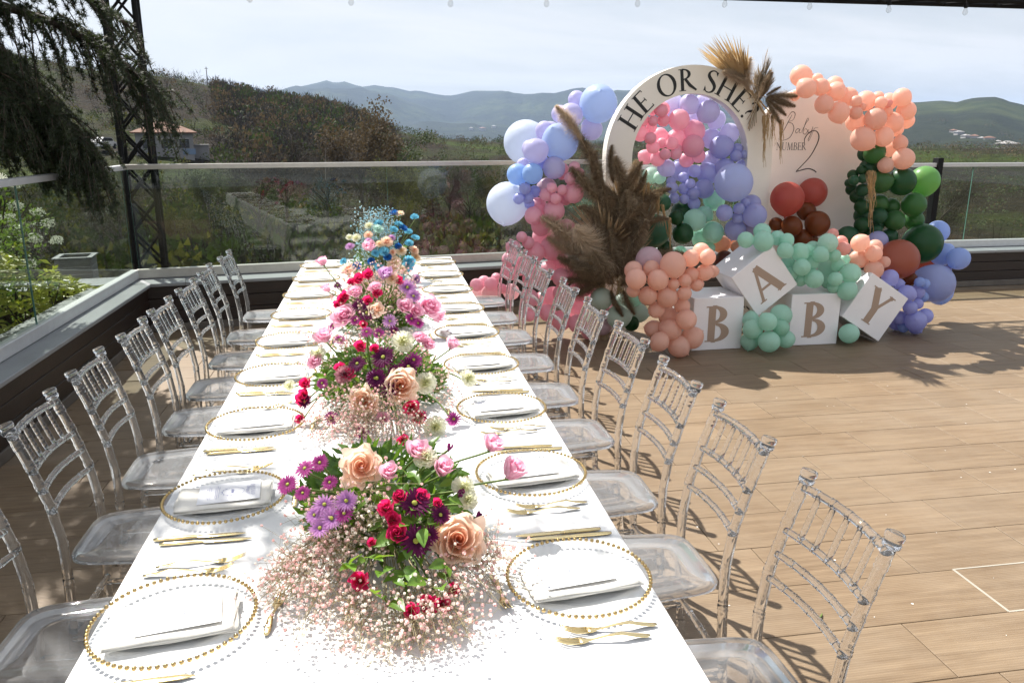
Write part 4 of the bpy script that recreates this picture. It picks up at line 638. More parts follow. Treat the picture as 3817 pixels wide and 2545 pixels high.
# top grid with faint ironed creases
gx, gy = 28, 118; b0 = len(V)
for j in range(gy + 1):
    for i in range(gx + 1):
        x = -TX + .012 + (2 * TX - .024) * i / gx; y = TY0 + .012 + (TY1 - TY0 - .024) * j / gy
        e = min(1, min(i, gx - i, j, gy - j) / 2.0)
        z = TZ + e * (.0012 * math.exp(-((x + .02) / .012) ** 2) + .0010 * math.exp(-((y - 1.87) / .02) ** 2) + .0009 * fbm(x, y, .35))
        V.append((x, y, z))
for j in range(gy):
    for i in range(gx): a = b0 + j * (gx + 1) + i; F.append((a, a + 1, a + gx + 2, a + gx + 1))
tag(obj("tablecloth", npmesh("tablecloth", V, F, True), CLOTH), "plain white cloth draped over the long banquet table", "tablecloth")

# ---------------- clear chairs
ACR = acrylic("clear_acrylic", 0.045, .0)
ACRS = acrylic("clear_acrylic_seat", 0.20, .02)
def bamboo(path, r, nodes, n=10, taper=0.0):
    """tube with ring-shaped bamboo nodes; nodes = positions 0..1 along the path"""
    pts = [Vector(p) for p in path]
    L_ = [0.0]
    for a, b in zip(pts, pts[1:]): L_.append(L_[-1] + (b - a).length)
    T = L_[-1]
    def P_(s):
        s *= T
        for i in range(len(pts) - 1):
            if s <= L_[i + 1] + 1e-9: return pts[i].lerp(pts[i + 1], (s - L_[i]) / max(1e-9, L_[i + 1] - L_[i]))
        return pts[-1]
    ss = {0.0: 1.0, 1.0: 1.0}
    for i in range(1, 2 * len(pts)): ss.setdefault(i / (2 * len(pts)), 1.0)
    w = .007 / T
    for c in nodes:
        for o_, k in ((-1.8 * w, 1.0), (-.9 * w, 1.14), (-.3 * w, 1.05), (.3 * w, 1.05), (.9 * w, 1.14), (1.8 * w, 1.0)):
            if 0 < c + o_ < 1: ss[c + o_] = k
    keys = sorted(ss)
    return MB().tube([P_(s) for s in keys], [r * ss[s] * (1 - taper * s) for s in keys], n)
def post_x(z):       # lean of the back posts, local x
    return interp([(0, .215), (.25, .192), (.44, .186), (.52, .188), (.64, .205), (.77, .243), (.92, .296)], z)
chair0 = thing("clear_chair", "", "chair", (0, 0, 0))
for s in (-1, 1):
    pz = [0, .1, .2, .3, .4, .46, .52, .58, .64, .70, .77, .84, .895]
    obj("leg", bamboo([(post_x(z), s * (.172 - .006 * z), z) for z in pz], .0148, [.12, .27, .42, .56, .70, .785, .86, .94], 12), ACR, chair0, smooth=True)
    obj("finial", MB().lathe([(.012, -.005), (.020, .0), (.0215, .010), (.018, .014), (.0215, .020), (.0225, .028), (.020, .034), (.014, .035), (.010, .031)], 14), ACR, chair0, (post_x(.888), s * .1665, .885), (0, R(17), 0), smooth=True)
    obj("leg", bamboo([(-.175, s * .185, 0), (-.175, s * .185, .425)], .0155, [.1, .45, .8], 10), ACR, chair0, smooth=True)
    for z in (.16, .25): obj("stretcher", bamboo([(-.17, s * .184, z), (post_x(z), s * .172, z + .012)], .0105, [.3, .7], 8), ACR, chair0, smooth=True)
obj("stretcher", bamboo([(-.174, -.18, .21), (-.174, .18, .21)], .0105, [.25, .5, .75], 8), ACR, chair0, smooth=True)
obj("stretcher", bamboo([(post_x(.2), -.168, .2), (post_x(.2), .168, .2)], .0105, [.25, .5, .75], 8), ACR, chair0, smooth=True)
def rail(z, r, bow):
    return [(post_x(z) + bow * (1 - (2 * i / 10 - 1) ** 2), (-.163 + .326 * i / 10), z + .004 * (1 - (2 * i / 10 - 1) ** 2)) for i in range(11)]
obj("top_rail", bamboo(rail(.872, .013, .018), .0115, [.14, .32, .5, .68, .86], 10), ACR, chair0, smooth=True)
for z in (.755, .690, .622): obj("back_rail", bamboo(rail(z, .011, .016), .0098, [.16, .33, .5, .67, .84], 9), ACR, chair0, smooth=True)
for i in range(5):
    y = -.108 + .054 * i; u = 1 - (y / .163) ** 2
    obj("spindle", bamboo([(post_x(.755) + .016 * u, y, .757), (post_x(.872) + .018 * u, y, .872)], .0072, [.38, .62] if i % 2 else [.28, .5, .72], 8), ACR, chair0, smooth=True)
# seat
def outline(sc, N_=44):
    o = []
    for i in range(N_):
        a = 2 * math.pi * i / N_; c = math.cos(a); s_ = math.sin(a); e = .36
        x = math.copysign(abs(c) ** e, c) * .195; y = math.copysign(abs(s_) ** e, s_)
        wy = .185 + .020 * (-x / .195) ; o.append((x * sc * (1.0 if c > 0 else 1.03), y * wy * sc))
    return o
rings = [(.05, .447), (.55, .4475), (.86, .449), (.875, .4525), (.92, .4535), (.97, .452), (.995, .446), (1.0, .443), (.995, .432), (.96, .429), (.93, .431), (.91, .440), (.5, .4415), (.05, .4415)]
V = []; F = []; N_ = 44
for sc, z in rings: V += [(x, y, z) for x, y in outline(sc, N_)]
for k in range(len(rings) - 1):
    for i in range(N_): F.append((k * N_ + i, k * N_ + (i + 1) % N_, (k + 1) * N_ + (i + 1) % N_, (k + 1) * N_ + i))
F.append(tuple(range(N_))[::-1]); F.append(tuple((len(rings) - 1) * N_ + i for i in range(N_)))
F = [tuple(reversed(q)) for q in F]
obj("seat", npmesh("seat", V, F, True), ACRS, chair0)
chairs = []
SETY = [1.545 + .585 * k for k in range(9)]
RY = [1.535, 2.105, 2.635, 3.225, 3.80, 4.40, 5.02, 5.60, 6.20]
LY = [2.00, 2.585, 3.14, 3.69, 4.19, 4.74, 5.32, 5.95]
def place_chair(x, y, rz, label, group):
    c = chair0 if not chairs else copy_tree(chair0)
    chairs.append(c); c.location = (x, y, 0); c.rotation_euler = (0, 0, rz); tag(c, label, "chair", group)
for i, y in enumerate(RY): place_chair(.80 + rnd.uniform(-.008, .012), y, R(rnd.uniform(-2.2, 2.2)), "clear acrylic chair on the right of the table, %s from the front" % ORD[i], "clear chairs around the table")
for i, y in enumerate(LY): place_chair(-.82 - rnd.uniform(-.006, .015), y, R(180 + rnd.uniform(-2.2, 2.2)), "clear acrylic chair on the left of the table, %s from the front" % ORD[i], "clear chairs around the table")

# ---------------- place settings
CHG = thin_glass("charger_glass", (.955, .96, .965), 1.45, .01, .035)
GOLD = M("polished_gold", (.56, .41, .19), .14, metal=1.0, var=.05, scale=30)
GOLDM = M("satin_gold_cutlery", (.86, .70, .38), .22, metal=1.0, var=.05, scale=30)
NAP = M("ivory_napkin", (.82, .79, .72), .9, bump=.12, bscale=260)
CARD = M("white_card", (.84, .84, .86), .6)
INK = M("pale_blue_ink", (.12, .14, .36), .8)
plate_me = MB().lathe([(.001, .0035), (.085, .0035), (.098, .005), (.120, .012), (.148, .0165), (.158, .0185), (.161, .0185), (.160, .0165), (.148, .0140), (.121, .0095), (.099, .0022), (.085, .0008), (.001, .0008)], 64, closed=False).mesh("plate", True); plate_me.materials.append(CHG)
bead_me = MB().sphere((0, 0, 0), .0049, 10, 7).mesh("bead", True); bead_me.materials.append(GOLD)
mb = MB()
for i in range(72): a = 2 * math.pi * i / 72; mb.sphere((.1645 * math.cos(a), .1645 * math.sin(a), .0185), .0049, 8, 5)
beads_me = mb.mesh("bead_rim", True); beads_me.materials.append(GOLD)
def fork_mesh(Ln=.205, tn=4):
    mb = MB(); w = .0115
    def zc(x): return .004 + .011 * math.exp(-((x - Ln * .34) / (Ln * .17)) ** 2) + (.012 * max(0, (x - Ln * .80) / (Ln * .2)) ** 1.5)
    hp = [(0, .004), (.01, .0072), (Ln * .15, .0078), (Ln * .3, .006), (Ln * .45, .0038), (Ln * .58, .0032), (Ln * .64, .006), (Ln * .69, .0105), (Ln * .74, w)]
    V = []; F = []
    for x, hw in hp:
        for sy, dz in ((-1, 0), (-.5, .0012), (.5, .0012), (1, 0), (.5, -.0012), (-.5, -.0012)): V.append((x, sy * hw, zc(x) + dz))
    m = len(hp)
    for i in range(m - 1):
        for k in range(6): F.append((i * 6 + k, (i + 1) * 6 + k, (i + 1) * 6 + (k + 1) % 6, i * 6 + (k + 1) % 6))
    F += [(0, 1, 2, 3, 4, 5), tuple((m - 1) * 6 + k for k in (5, 4, 3, 2, 1, 0))]
    mb.add(V, F)
    for k in range(tn):
        y = (-w + 2 * w * (k + .5) / tn)
        pts = [(Ln * (.73 + .27 * u), y * (1 - .12 * u), zc(Ln * (.73 + .27 * u))) for u in (0, .25, .5, .75, 1)]
        mb.tube(pts, [w / tn * .78, w / tn * .7, w / tn * .62, w / tn * .5, w / tn * .2], 5)
    return mb.mesh("fork", True)
def knife_mesh(Ln=.225):
    prof = [(0, .0035, .003), (.012, .0068, .0036), (.05, .0074, .0038), (.09, .0058, .0036), (.105, .0050, .003), (.112, .0090, .0014), (.16, .0100, .0013), (.20, .0088, .0012), (.222, .0030, .001), (.225, .0008, .0008)]
    V = []; F = []
    for x, hw, t in prof:
        o_ = -.002 if x > .108 else 0
        for sy, sz in ((-1, .0), (-.6, 1), (.6, 1), (1, 0), (.6, -1), (-.6, -1)): V.append((x, sy * hw + o_, .0042 + sz * t))
    m = len(prof)
    for i in range(m - 1):
        for k in range(6): F.append((i * 6 + k, (i + 1) * 6 + k, (i + 1) * 6 + (k + 1) % 6, i * 6 + (k + 1) % 6))
    F += [(0, 1, 2, 3, 4, 5), tuple((m - 1) * 6 + k for k in (5, 4, 3, 2, 1, 0))]
    return MB().add(V, F).mesh("knife", True)
fork_me = fork_mesh(); fork_me.materials.append(GOLDM)
dess_me = fork_mesh(.155, 3); dess_me.materials.append(GOLDM)
knife_me = knife_mesh(); knife_me.materials.append(GOLDM)
def napkin_mesh(seed):
    """folded napkin: three stacked layers with soft open edges, long side along x"""
    rr = random.Random(seed); V = []; F = []; nx, ny = 14, 8; b = 0
    for l in range(3):
        z = .003 + l * .0032; sx = .128 - l * .0025; sy = .072 - l * .0012; sh = rr.uniform(-.003, .003); ph = rr.uniform(0, 6)
        for top in (0, 1):
            for j in range(ny + 1):
                for i in range(nx + 1):
                    u = 2 * i / nx - 1; v = 2 * j / ny - 1
                    x = u * sx + sh + .002 * math.sin(v * 5 + ph); y = v * sy + sh + .0015 * math.sin(u * 6 + ph)
                    e = max(abs(u), abs(v)) ** 6
                    zz_ = z + (.0025 if top else 0) * (1 - .45 * e) + .0016 * math.sin(u * 3 + ph) * math.sin(v * 2 + ph) * (l + 1) / 3
                    V.append((x, y, zz_ + .004 * (u * u) * .4))
        g = (nx + 1) * (ny + 1)
        for j in range(ny):
            for i in range(nx):
                a = b + j * (nx + 1) + i; F.append((a, a + nx + 1, a + nx + 2, a + 1)); a += g; F.append((a, a + 1, a + nx + 2, a + nx + 1))
        edge = [j * (nx + 1) for j in range(ny + 1)] + [ny * (nx + 1) + i for i in range(1, nx + 1)] + [j * (nx + 1) + nx for j in range(ny - 1, -1, -1)] + [i for i in range(nx - 1, 0, -1)]
        for a, c in zip(edge, edge[1:] + edge[:1]): F.append((b + a, b + a + g, b + c + g, b + c))
        b += 2 * g
    me = npmesh("napkin", V, F, True); me.materials.append(NAP); return me
nap_mes = [napkin_mesh(i) for i in range(3)]
def card_meshes():
    mb = MB(); mb.box(-.083, .083, -.058, .058, 0, .0012)
    c = mb.mesh("menu_card"); c.materials.append(CARD)
    g = Glyph()
    # oval wreath, a line of script on one end and blocks of small type on the other (too small to read in the photo)
    g.ell(.010, 0, .030, .024, .0292, .0232, 0, 360, 0, 26)
    for k in range(8): a = k * .4 + 2.2; g.rib([(.010 + .030 * math.cos(a), .024 * math.sin(a)), (.010 + .036 * math.cos(a + .1), .029 * math.sin(a + .1))], [.002, .0006])
    def scribble(x, y0, y1, amp, f, w):
        n = 40; g.rib([(x + amp * math.sin(i * f) * (1 + .5 * math.sin(i * .9)), y0 + (y1 - y0) * i / n) for i in range(n + 1)], w)
    scribble(.062, -.034, .034, .006, .95, .0009); scribble(.050, -.026, .022, .005, 1.1, .0009); scribble(.008, -.012, .012, .004, 1.3, .0008)
    for x, w_ in ((-.028, .034), (-.033, .040), (-.038, .030), (-.050, .036), (-.055, .040), (-.060, .030), (-.065, .018)):
        n = int(w_ * 2 / .0022); g.rib([(x + (.0007 if i % 2 else -.0007), -w_ + 2 * w_ * i / n) for i in range(n + 1)], .0007)
    me = glyph_mesh("printed_text", g, lambda x, y, l: (x, y, .0012 + l * .5)); me.materials.append(INK)
    return c, me
card_me, text_me = card_meshes()
def setting(side, k, y):
    """side -1 = left guests (facing +x), +1 = right guests"""
    who = "%s setting from front, %s side" % (ORD[k], "left" if side < 0 else "right")
    x = side * .440; a0 = 0 if side < 0 else math.pi; jy = rnd.uniform(-.012, .012); jr = rnd.uniform(-3, 3)
    if side > 0: y += .02
    ch = thing("charger_plate", "clear glass charger with gold beaded rim, " + who, "plate", (x, y, TZ + .001), rnd.uniform(0, 6), "glass charger plates")
    obj("plate", plate_me, None, ch)
    if k < 2:
        for i in range(72):
            a = 2 * math.pi * i / 72; obj("bead", bead_me, None, ch, (.1645 * math.cos(a), .1645 * math.sin(a), .0185))
    else: kind(obj("bead_rim", beads_me, None, ch), "stuff")
    th = a0 + R(rnd.uniform(4, 10) * (1 if side < 0 else 1))
    if k == 0: th = a0 + R(7)
    tag(obj("napkin", nap_mes[(k + (side > 0)) % 3], None, None, (x - side * -.0, y - .008, TZ + .010), (R(1.5), 0, th)), "folded ivory napkin on the glass charger, " + who, "napkin", "folded napkins")
    cd = tag(obj("menu_card", card_me, None, None, (x + math.cos(th) * .012, y + .004, TZ + .0262), (R(1.8), R(-.6), th + R(rnd.uniform(-2, 2)))), "white printed menu card on the napkin, " + who, "menu card", "menu cards")
    obj("printed_text", text_me, None, cd)
    fy = -side; ky = side                         # forks on the guest's left, knives on the right
    for i in range(2):
        px = x + side * (.125 - .028 * i) + rnd.uniform(-.006, .006); py = y + fy * (.198 + .034 * i) + jy
        tag(obj("fork", fork_me, None, None, (px, py, TZ + .0015), (0, 0, (math.pi if side > 0 else 0) + R(rnd.uniform(-3, 3)))), "gold dinner fork %s, %s" % (("next to the charger", "farther from the charger")[i], who), "fork", "gold forks")
        px = x + side * (.14 - .02 * i) + rnd.uniform(-.006, .006); py = y + ky * (.196 + .026 * i) + jy
        tag(obj("knife", knife_me, None, None, (px, py, TZ + .0015), (0, 0, (math.pi if side > 0 else 0) + R(rnd.uniform(-3, 3)))), "gold knife %s, %s" % (("next to the charger", "farther from the charger")[i], who), "knife", "gold knives")
    tag(obj("dessert_fork", dess_me, None, None, (x - side * .195, y + side * .065 - .01, TZ + .0015), (0, 0, R(90) * -side + R(rnd.uniform(-8, 8)))), "small gold dessert fork above the charger, " + who, "dessert fork", "gold dessert forks")
for k, y in enumerate(SETY):
    setting(-1, k, y); setting(1, k, y)
# ================================================================== PARTY BACKDROP
ARCHW = M("cream_painted_arch", (.84, .79, .70), .6, var=.03, scale=3, bump=.03, bscale=90)
PANELW = M("white_backdrop_panel", (.86, .81, .76), .6, var=.03, scale=3, bump=.03, bscale=90)
BLACKL = M("black_vinyl_letter", (.008, .008, .008), .45)
GREYL = M("charcoal_script", (.03, .03, .035), .5)
TAN = M("tan_vinyl_letter", (.40, .29, .22), .55)
CUBE = M("white_box_board", (.87, .86, .88), .45, var=.02, scale=6)
HOLE = M("dark_hole", (.01, .01, .01), .8)
AX, AY, AZC, RO, RI, AD = 2.75, 6.75, 1.56, .772, .536, .12
arch = thing("arch_backdrop", "cream open arch with black lettering HE OR SHE? framed by balloons", "arch", (AX, AY, 0))
n = 40; poly_o = [(-RO, 0)] + [(RO * math.cos(math.pi - math.pi * i / n), AZC + RO * math.sin(math.pi * i / n)) for i in range(n + 1)] + [(RO, 0)]
poly_i = [(-RI, 0)] + [(RI * math.cos(math.pi - math.pi * i / n), AZC + RI * math.sin(math.pi * i / n)) for i in range(n + 1)] + [(RI, 0)]
m_ = len(poly_o); V = []; F = []
for y in (0, AD):
    V += [(x, y, z) for x, z in poly_o] + [(x, y, z) for x, z in poly_i]
o2 = 2 * m_
for i in range(m_ - 1):
    F += [(i, m_ + i, m_ + i + 1, i + 1), (o2 + i, o2 + i + 1, o2 + m_ + i + 1, o2 + m_ + i), (i, i + 1, o2 + i + 1, o2 + i), (m_ + i, o2 + m_ + i, o2 + m_ + i + 1, m_ + i + 1)]
F += [(0, o2, o2 + m_, m_), (m_ - 1, 2 * m_ - 1, o2 + 2 * m_ - 1, o2 + m_ - 1)]
obj("frame", npmesh("frame", V, F), ARCHW, arch)
TXT = "HE OR SHE?"; HT = .180; Rm = RI + .026
lay = []; tot = 0
for ch in TXT:
    g, wd = glyph(ch, .15); wd = .34 if ch == ' ' else wd; lay.append((ch, g, wd)); tot += wd * HT * 1.2
span = tot / (Rm + HT * .42); a = math.pi / 2 + span / 2 + .09
for ch, g, wd in lay:
    da = wd * HT * 1.2 / (Rm + HT * .42); am = a - da / 2; a -= da
    if ch == ' ': continue
    def fn(x, y, l, am=am, wd=wd):
        px = (x - wd / 2) * HT * 1.06; r_ = Rm + y * HT
        return (math.cos(am) * r_ + math.sin(am) * px, -l - .001, AZC + math.sin(am) * r_ - math.cos(am) * px)
    obj("letter", glyph_mesh("letter", g, fn), BLACKL, arch)

PX, PY, PZC, PR = 4.04, 7.04, 1.60, .58
panel = thing("panel_backdrop", "white round-topped panel reading Baby NUMBER 2 beside the arch", "panel", (PX, PY, 0))
poly = [(-PR, 0)] + [(PR * math.cos(math.pi - math.pi * i / 40), PZC + PR * math.sin(math.pi * i / 40)) for i in range(41)] + [(PR, 0)]
obj("board", MB().prism(poly, 0, .06, lambda x, z, y: (x, y, z)), PANELW, panel)
x0 = 3.705 - PX; hz = .068; x = x0
for ch in "NUMBER":
    g, wd = glyph(ch, .10)
    obj("letter", glyph_mesh("letter", g, lambda gx, gy, l, x=x: (x + gx * hz * .86, -l - .001, 1.612 + gy * hz)), GREYL, panel); x += wd * hz * .92
def script(name, strokes):
    g = Glyph()
    for pts, w in strokes: g.rib(catmull([(px, pz, 0) for px, pz in pts], 6), w)
    obj(name, glyph_mesh(name, g, lambda gx, gy, l: (gx - PX, -l - .001, gy)), GREYL, panel)
script("letter", [([(3.835, 1.93), (3.80, 1.86), (3.76, 1.78), (3.735, 1.76)], [.003, .006, .005, .002]), ([(3.79, 1.90), (3.83, 1.955), (3.865, 1.94), (3.85, 1.885), (3.80, 1.865), (3.845, 1.85), (3.865, 1.80), (3.83, 1.725), (3.76, 1.70), (3.72, 1.715)], [.002, .005, .006, .003, .003, .005, .006, .005, .003, .002])])
script("letter", [([(3.925, 1.80), (3.905, 1.805), (3.885, 1.785), (3.895, 1.765), (3.915, 1.785), (3.928, 1.802), (3.922, 1.772), (3.94, 1.768)], [.003, .005, .005, .004, .003, .004, .004, .002])])
script("letter", [([(3.94, 1.768), (3.985, 1.86), (4.005, 1.885), (3.995, 1.90), (3.975, 1.85), (3.96, 1.775), (3.985, 1.755), (4.005, 1.785), (3.985, 1.805), (3.97, 1.79)], [.002, .004, .003, .003, .005, .005, .004, .005, .003, .002])])
script("letter", [([(4.015, 1.80), (4.012, 1.775), (4.03, 1.765), (4.05, 1.80), (4.055, 1.825), (4.045, 1.77), (4.02, 1.71), (4.03, 1.70), (4.055, 1.76), (4.075, 1.81), (4.11, 1.815)], [.003, .005, .004, .003, .003, .005, .005, .003, .003, .003, .002])])
script("number", [([(3.985, 1.675), (3.985, 1.72), (4.03, 1.775), (4.09, 1.785), (4.125, 1.74), (4.115, 1.67), (4.06, 1.56), (3.985, 1.475), (3.935, 1.425), (3.925, 1.413)], [.004, .009, .007, .008, .011, .011, .009, .008, .008, .005]), ([(3.925, 1.413), (3.99, 1.43), (4.05, 1.44), (4.105, 1.425), (4.135, 1.405)], [.008, .010, .009, .011, .010])])

# ---------------- letter cubes
def letter_cube(ch, size, loc, roty, label, yaw=0.0, hs=1.02):
    c = thing("letter_cube", label, "cube", loc, 0, "white letter cubes")
    c.rotation_euler = Euler((0, roty, yaw), 'XYZ') if not yaw else (Matrix.Rotation(yaw, 3, 'Z') @ Matrix.Rotation(roty, 3, 'Y')).to_euler()
    h = size / 2
    obj("box", MB().box(-h, h, -h, h, -h, h, .004), CUBE, c)
    g, wd = glyph(ch, .21); H_ = size * .68
    obj("letter", glyph_mesh("letter", g, lambda x, y, l: ((x - wd / 2) * H_ * hs, -h - l - .0006, (y - .5) * H_)), TAN, c)
    return c
letter_cube('B', .447, (2.765, 6.225, .2245), 0, "white cube with tan letter B behind the peach balloons", R(1.5))
letter_cube('A', .425, (3.155, 6.205, .575), R(-38), "tilted white cube with tan letter A on top of its neighbours")
letter_cube('B', .447, (3.655, 6.235, .2245), 0, "white cube with tan letter B between two mint balloon bunches", R(-1))
letter_cube('Y', .442, (4.198, 6.215, .3125), R(32.6), "white cube with tan letter Y leaning on one corner")
ac = [o for o in bpy.data.objects if o.name.startswith("letter_cube") and o.get('label', '').startswith("tilted")][0]
for i in range(3):
    obj("vent_hole", MB().lathe([(.022, 0), (.022, .001)], 16), HOLE, ac, (-.2132, -.10 + .085 * i, -.15), (0, R(-90), 0))

# ---------------- balloons
BC = {k: srgb(*v) for k, v in dict(whiteblue=(208, 224, 250), lightblue=(150, 188, 246), lav=(178, 172, 228), skyblue=(90, 170, 244), peri=(120, 138, 230), peri2=(140, 146, 228), peri3=(132, 140, 240), lightlav=(150, 170, 238), purple=(132, 104, 168),
      pink=(248, 146, 176), pinkpale=(252, 190, 200), mauvepink=(214, 160, 178), mint=(150, 230, 200), mintlt=(176, 232, 206), mintdk=(104, 208, 168), sage=(176, 208, 188), green=(62, 108, 78), greendk=(48, 92, 54), greendk2=(50, 100, 60), greenmid=(78, 126, 74), greenlt=(124, 176, 104),
      peach=(253, 178, 138), coral=(238, 130, 104), orange=(244, 142, 52), terra=(196, 100, 88), brown=(136, 76, 40), brownred=(110, 60, 54), rust=(190, 114, 92), blue=(84, 150, 242), blue2=(112, 142, 226)).items()}
BM = {}
for k, c in BC.items():
    dark = k.startswith('green') or k in ('brown', 'brownred', 'terra', 'rust')
    lt = c if dark else tuple(x * .62 + .36 for x in c)
    BM[k] = M("latex_" + k, lt, .38, transl=.5, tcol=tuple(x ** .8 for x in lt), coat=.3, spec=.35, objrand=.05)
def balloon_mesh():
    mb = MB(); pr = []
    for i in range(1, 17):
        t = math.pi * i / 17; r = math.sin(t); z = math.cos(t)
        if z < -.55: k = (-.55 - z) / .45; z -= .10 * k * k; r *= 1 - .06 * k
        pr.append((r, z))
    pr = [(.002, 1.0), (.09, .996)] + pr + [(.05, -1.115), (.030, -1.14), (.045, -1.17), (.075, -1.20), (.06, -1.205), (.01, -1.19)]
    return mb.lathe(pr, 26, closed=False).mesh("balloon", True)
bal_src = balloon_mesh()
bal_mes = {}
for k, m in BM.items():
    me = bal_src.copy(); me.materials.clear(); me.materials.append(m); bal_mes[k] = me
GL = {
 'left_blue': "pale blue and lavender balloon garland climbing the left side of the arch",
 'left_pink': "pink balloon garland behind the dried grasses left of the arch",
 'floor_pink': "small pink balloon bunch on the floor beside the table's far end",
 'arch_pink': "pink balloon bunch in the upper left of the arch opening",
 'arch_lav': "lavender balloon garland running down the inside of the arch",
 'arch_green': "dark green, mint and sage balloon garland low in the arch",
 'peach_front': "peach balloon cluster in front of the leftmost letter cube",
 'mint_cubes': "mint balloon garland draped over the letter cubes",
 'mint_floor': "mint balloon bunch on the floor under the tilted cube",
 'mint_single': "single mint balloon on the floor under the leaning Y cube",
 'peach_top': "peach balloon garland over the top right of the white panel",
 'green_right': "green balloon garland down the right edge of the white panel",
 'terracotta': "terracotta and brown balloon bunch at the foot of the white panel",
 'rust_blue': "rust, peach, periwinkle and blue balloon garland at the far right"}
for name, data in BALLOONS.items():
    rows = [r.split() for r in data.split(';')]
    P_ = [(Vector((float(r[0]), float(r[1]), float(r[2]))), float(r[3]), r[4]) for r in rows]
    cen = sum((p for p, _, _ in P_), Vector()) / len(P_)
    zb = min(p.z - r for p, r, _ in P_)
    root = thing("balloon_garland" if len(P_) > 1 else "balloon", GL[name], "balloons" if len(P_) > 1 else "balloon", (cen.x, cen.y, 0))
    for p, r, c in P_:
        d = (Vector((cen.x * .3 + p.x * .7, p.y + .35, p.z * .85 + cen.z * .15)) - p) + Vector((rnd.uniform(-.7, .7), rnd.uniform(-1.1, .2), rnd.uniform(-.7, .5)))
        q = (-d).to_track_quat('Z', 'Y')
        s = r * rnd.uniform(.985, 1.01)
        o = obj("balloon", bal_mes[c], None, root, p - Vector((cen.x, cen.y, 0)), q.to_euler(), (s, s, s * rnd.uniform(.99, 1.05)))

# ---------------- dried grasses
PAMP = M("dried_pampas", (.37, .275, .175), .9, transl=.35, island=.45)
PAMPL = M("pale_pampas", (.66, .53, .38), .9, transl=.35, island=.2)
PALM = M("dried_palm", (.42, .31, .19), .75, transl=.2, island=.22)
PALML = M("straw_palm", (.60, .44, .24), .7, transl=.25, island=.2)
AMAR = M("dried_amaranthus", (.46, .31, .15), .9, island=.2)
GREYP = M("greyish_palm", (.36, .30, .22), .8, transl=.2, island=.2)
def plume(seed, Ln=1.0, dens=2600, wid=.19, droop=.3):
    """feathery plume along +z: fine hairs sprouting from a stem, bending outwards"""
    rr = random.Random(seed); V = []; F = []
    for i in range(dens):
        u = rr.random() ** .9; z = Ln * (.08 + .9 * u); a = rr.uniform(0, 6.283); env = .35 + math.sin(math.pi * min(1, .15 + .85 * u)); l = Ln * wid * env * rr.uniform(.45, 1.25)
        bx = droop * u * u * Ln * .55; b = Vector((bx, 0, z)); ux = rr.uniform(.25, 1.0); dirv = Vector((math.cos(a) * ux + droop * .5, math.sin(a) * ux, rr.uniform(.35, 1.0))).normalized()
        m = b + dirv * l * .6; e = b + dirv * l + Vector((math.cos(a) * .2 * l + droop * l * .4, math.sin(a) * .2 * l, -l * rr.uniform(.1, .55))); s = Vector((-math.sin(a), math.cos(a), 0)) * Ln * .0034
        k = len(V); V += [b - s * .5, b + s * .5, m + s, m - s, e]; F += [(k, k + 1, k + 2, k + 3), (k + 3, k + 2, k + 4)]
    mb = MB().add(V, F); mb.tube([(droop * (u / 8) ** 2 * Ln * .5, 0, Ln * u / 8) for u in range(-4, 9)], Ln * .006, 4)
    return mb.mesh("plume")
def fan(seed, n=22, spread=75, wl=.034):
    """dried fan palm leaf along +z, pleated strips from a stalk at the origin"""
    rr = random.Random(seed); mb = MB()
    for i in range(n):
        a = R(-spread + 2 * spread * i / (n - 1)); l = (.78 + .22 * math.cos(a * 1.1)) * rr.uniform(.9, 1.06); w = wl
        d = Vector((math.sin(a), 0, math.cos(a))); s = Vector((math.cos(a), 0, -math.sin(a))); z = (.012 if i % 2 else -.012)
        base = Vector((0, 0, .12)); p1 = base + d * l * .55; p2 = base + d * l
        y = Vector((0, 1, 0))
        mb.add([base - s * .006 + y * z * .3, base + s * .006 - y * z * .3, p1 + s * w - y * z, p1 + y * z * 1.5, p1 - s * w - y * z, p2 + y * rr.uniform(-.05, .05)], [(0, 1, 2, 3), (0, 3, 4), (3, 2, 5), (4, 3, 5)])
    mb.tube([(0, 0, -.6), (0, 0, .15)], .012, 5); return mb.mesh("palm_fan")
def spear(seed, n=26):
    """palm spear: comb of narrow leaflets pointing up along +z"""
    rr = random.Random(seed); mb = MB()
    for i in range(n):
        for sd_ in (-1, 1):
            u = .1 + .85 * i / n; l = .42 * (1 - .45 * u) * rr.uniform(.75, 1.15); a = R(24 + rr.uniform(-9, 9)) * sd_; d = Vector((math.sin(a), rr.uniform(-.15, .15), math.cos(a))); b = Vector((sd_ * .006, 0, u * .75)); s = Vector((math.cos(a), 0, -math.sin(a))) * .010
            m = b + d * l * .5; mb.add([b - s * .5, b + s * .5, m + s + Vector((0, .006, 0)), m - s + Vector((0, -.004, 0)), b + d * l], [(0, 1, 2, 3), (3, 2, 4)])
    mb.tube([(0, 0, -.5), (0, 0, .85)], [.010, .004], 5); return mb.mesh("palm_spear")
def tassel(seed, Ln=1.0):
    rr = random.Random(seed); mb = MB()
    for i in range(20):
        x = rr.gauss(0, .055); y = rr.gauss(0, .02); l = Ln * rr.uniform(.35, 1.0)
        pts = [(x * (1 + .4 * math.sin(k)) + rr.uniform(-.012, .012), y + rr.uniform(-.008, .008), -l * k / 9) for k in range(10)]
        mb.tube(pts, [.0065 * rr.uniform(.7, 1.25) * (1 - .4 * k / 9) for k in range(10)], 4)
    return mb.mesh("tassel")
PL = {}
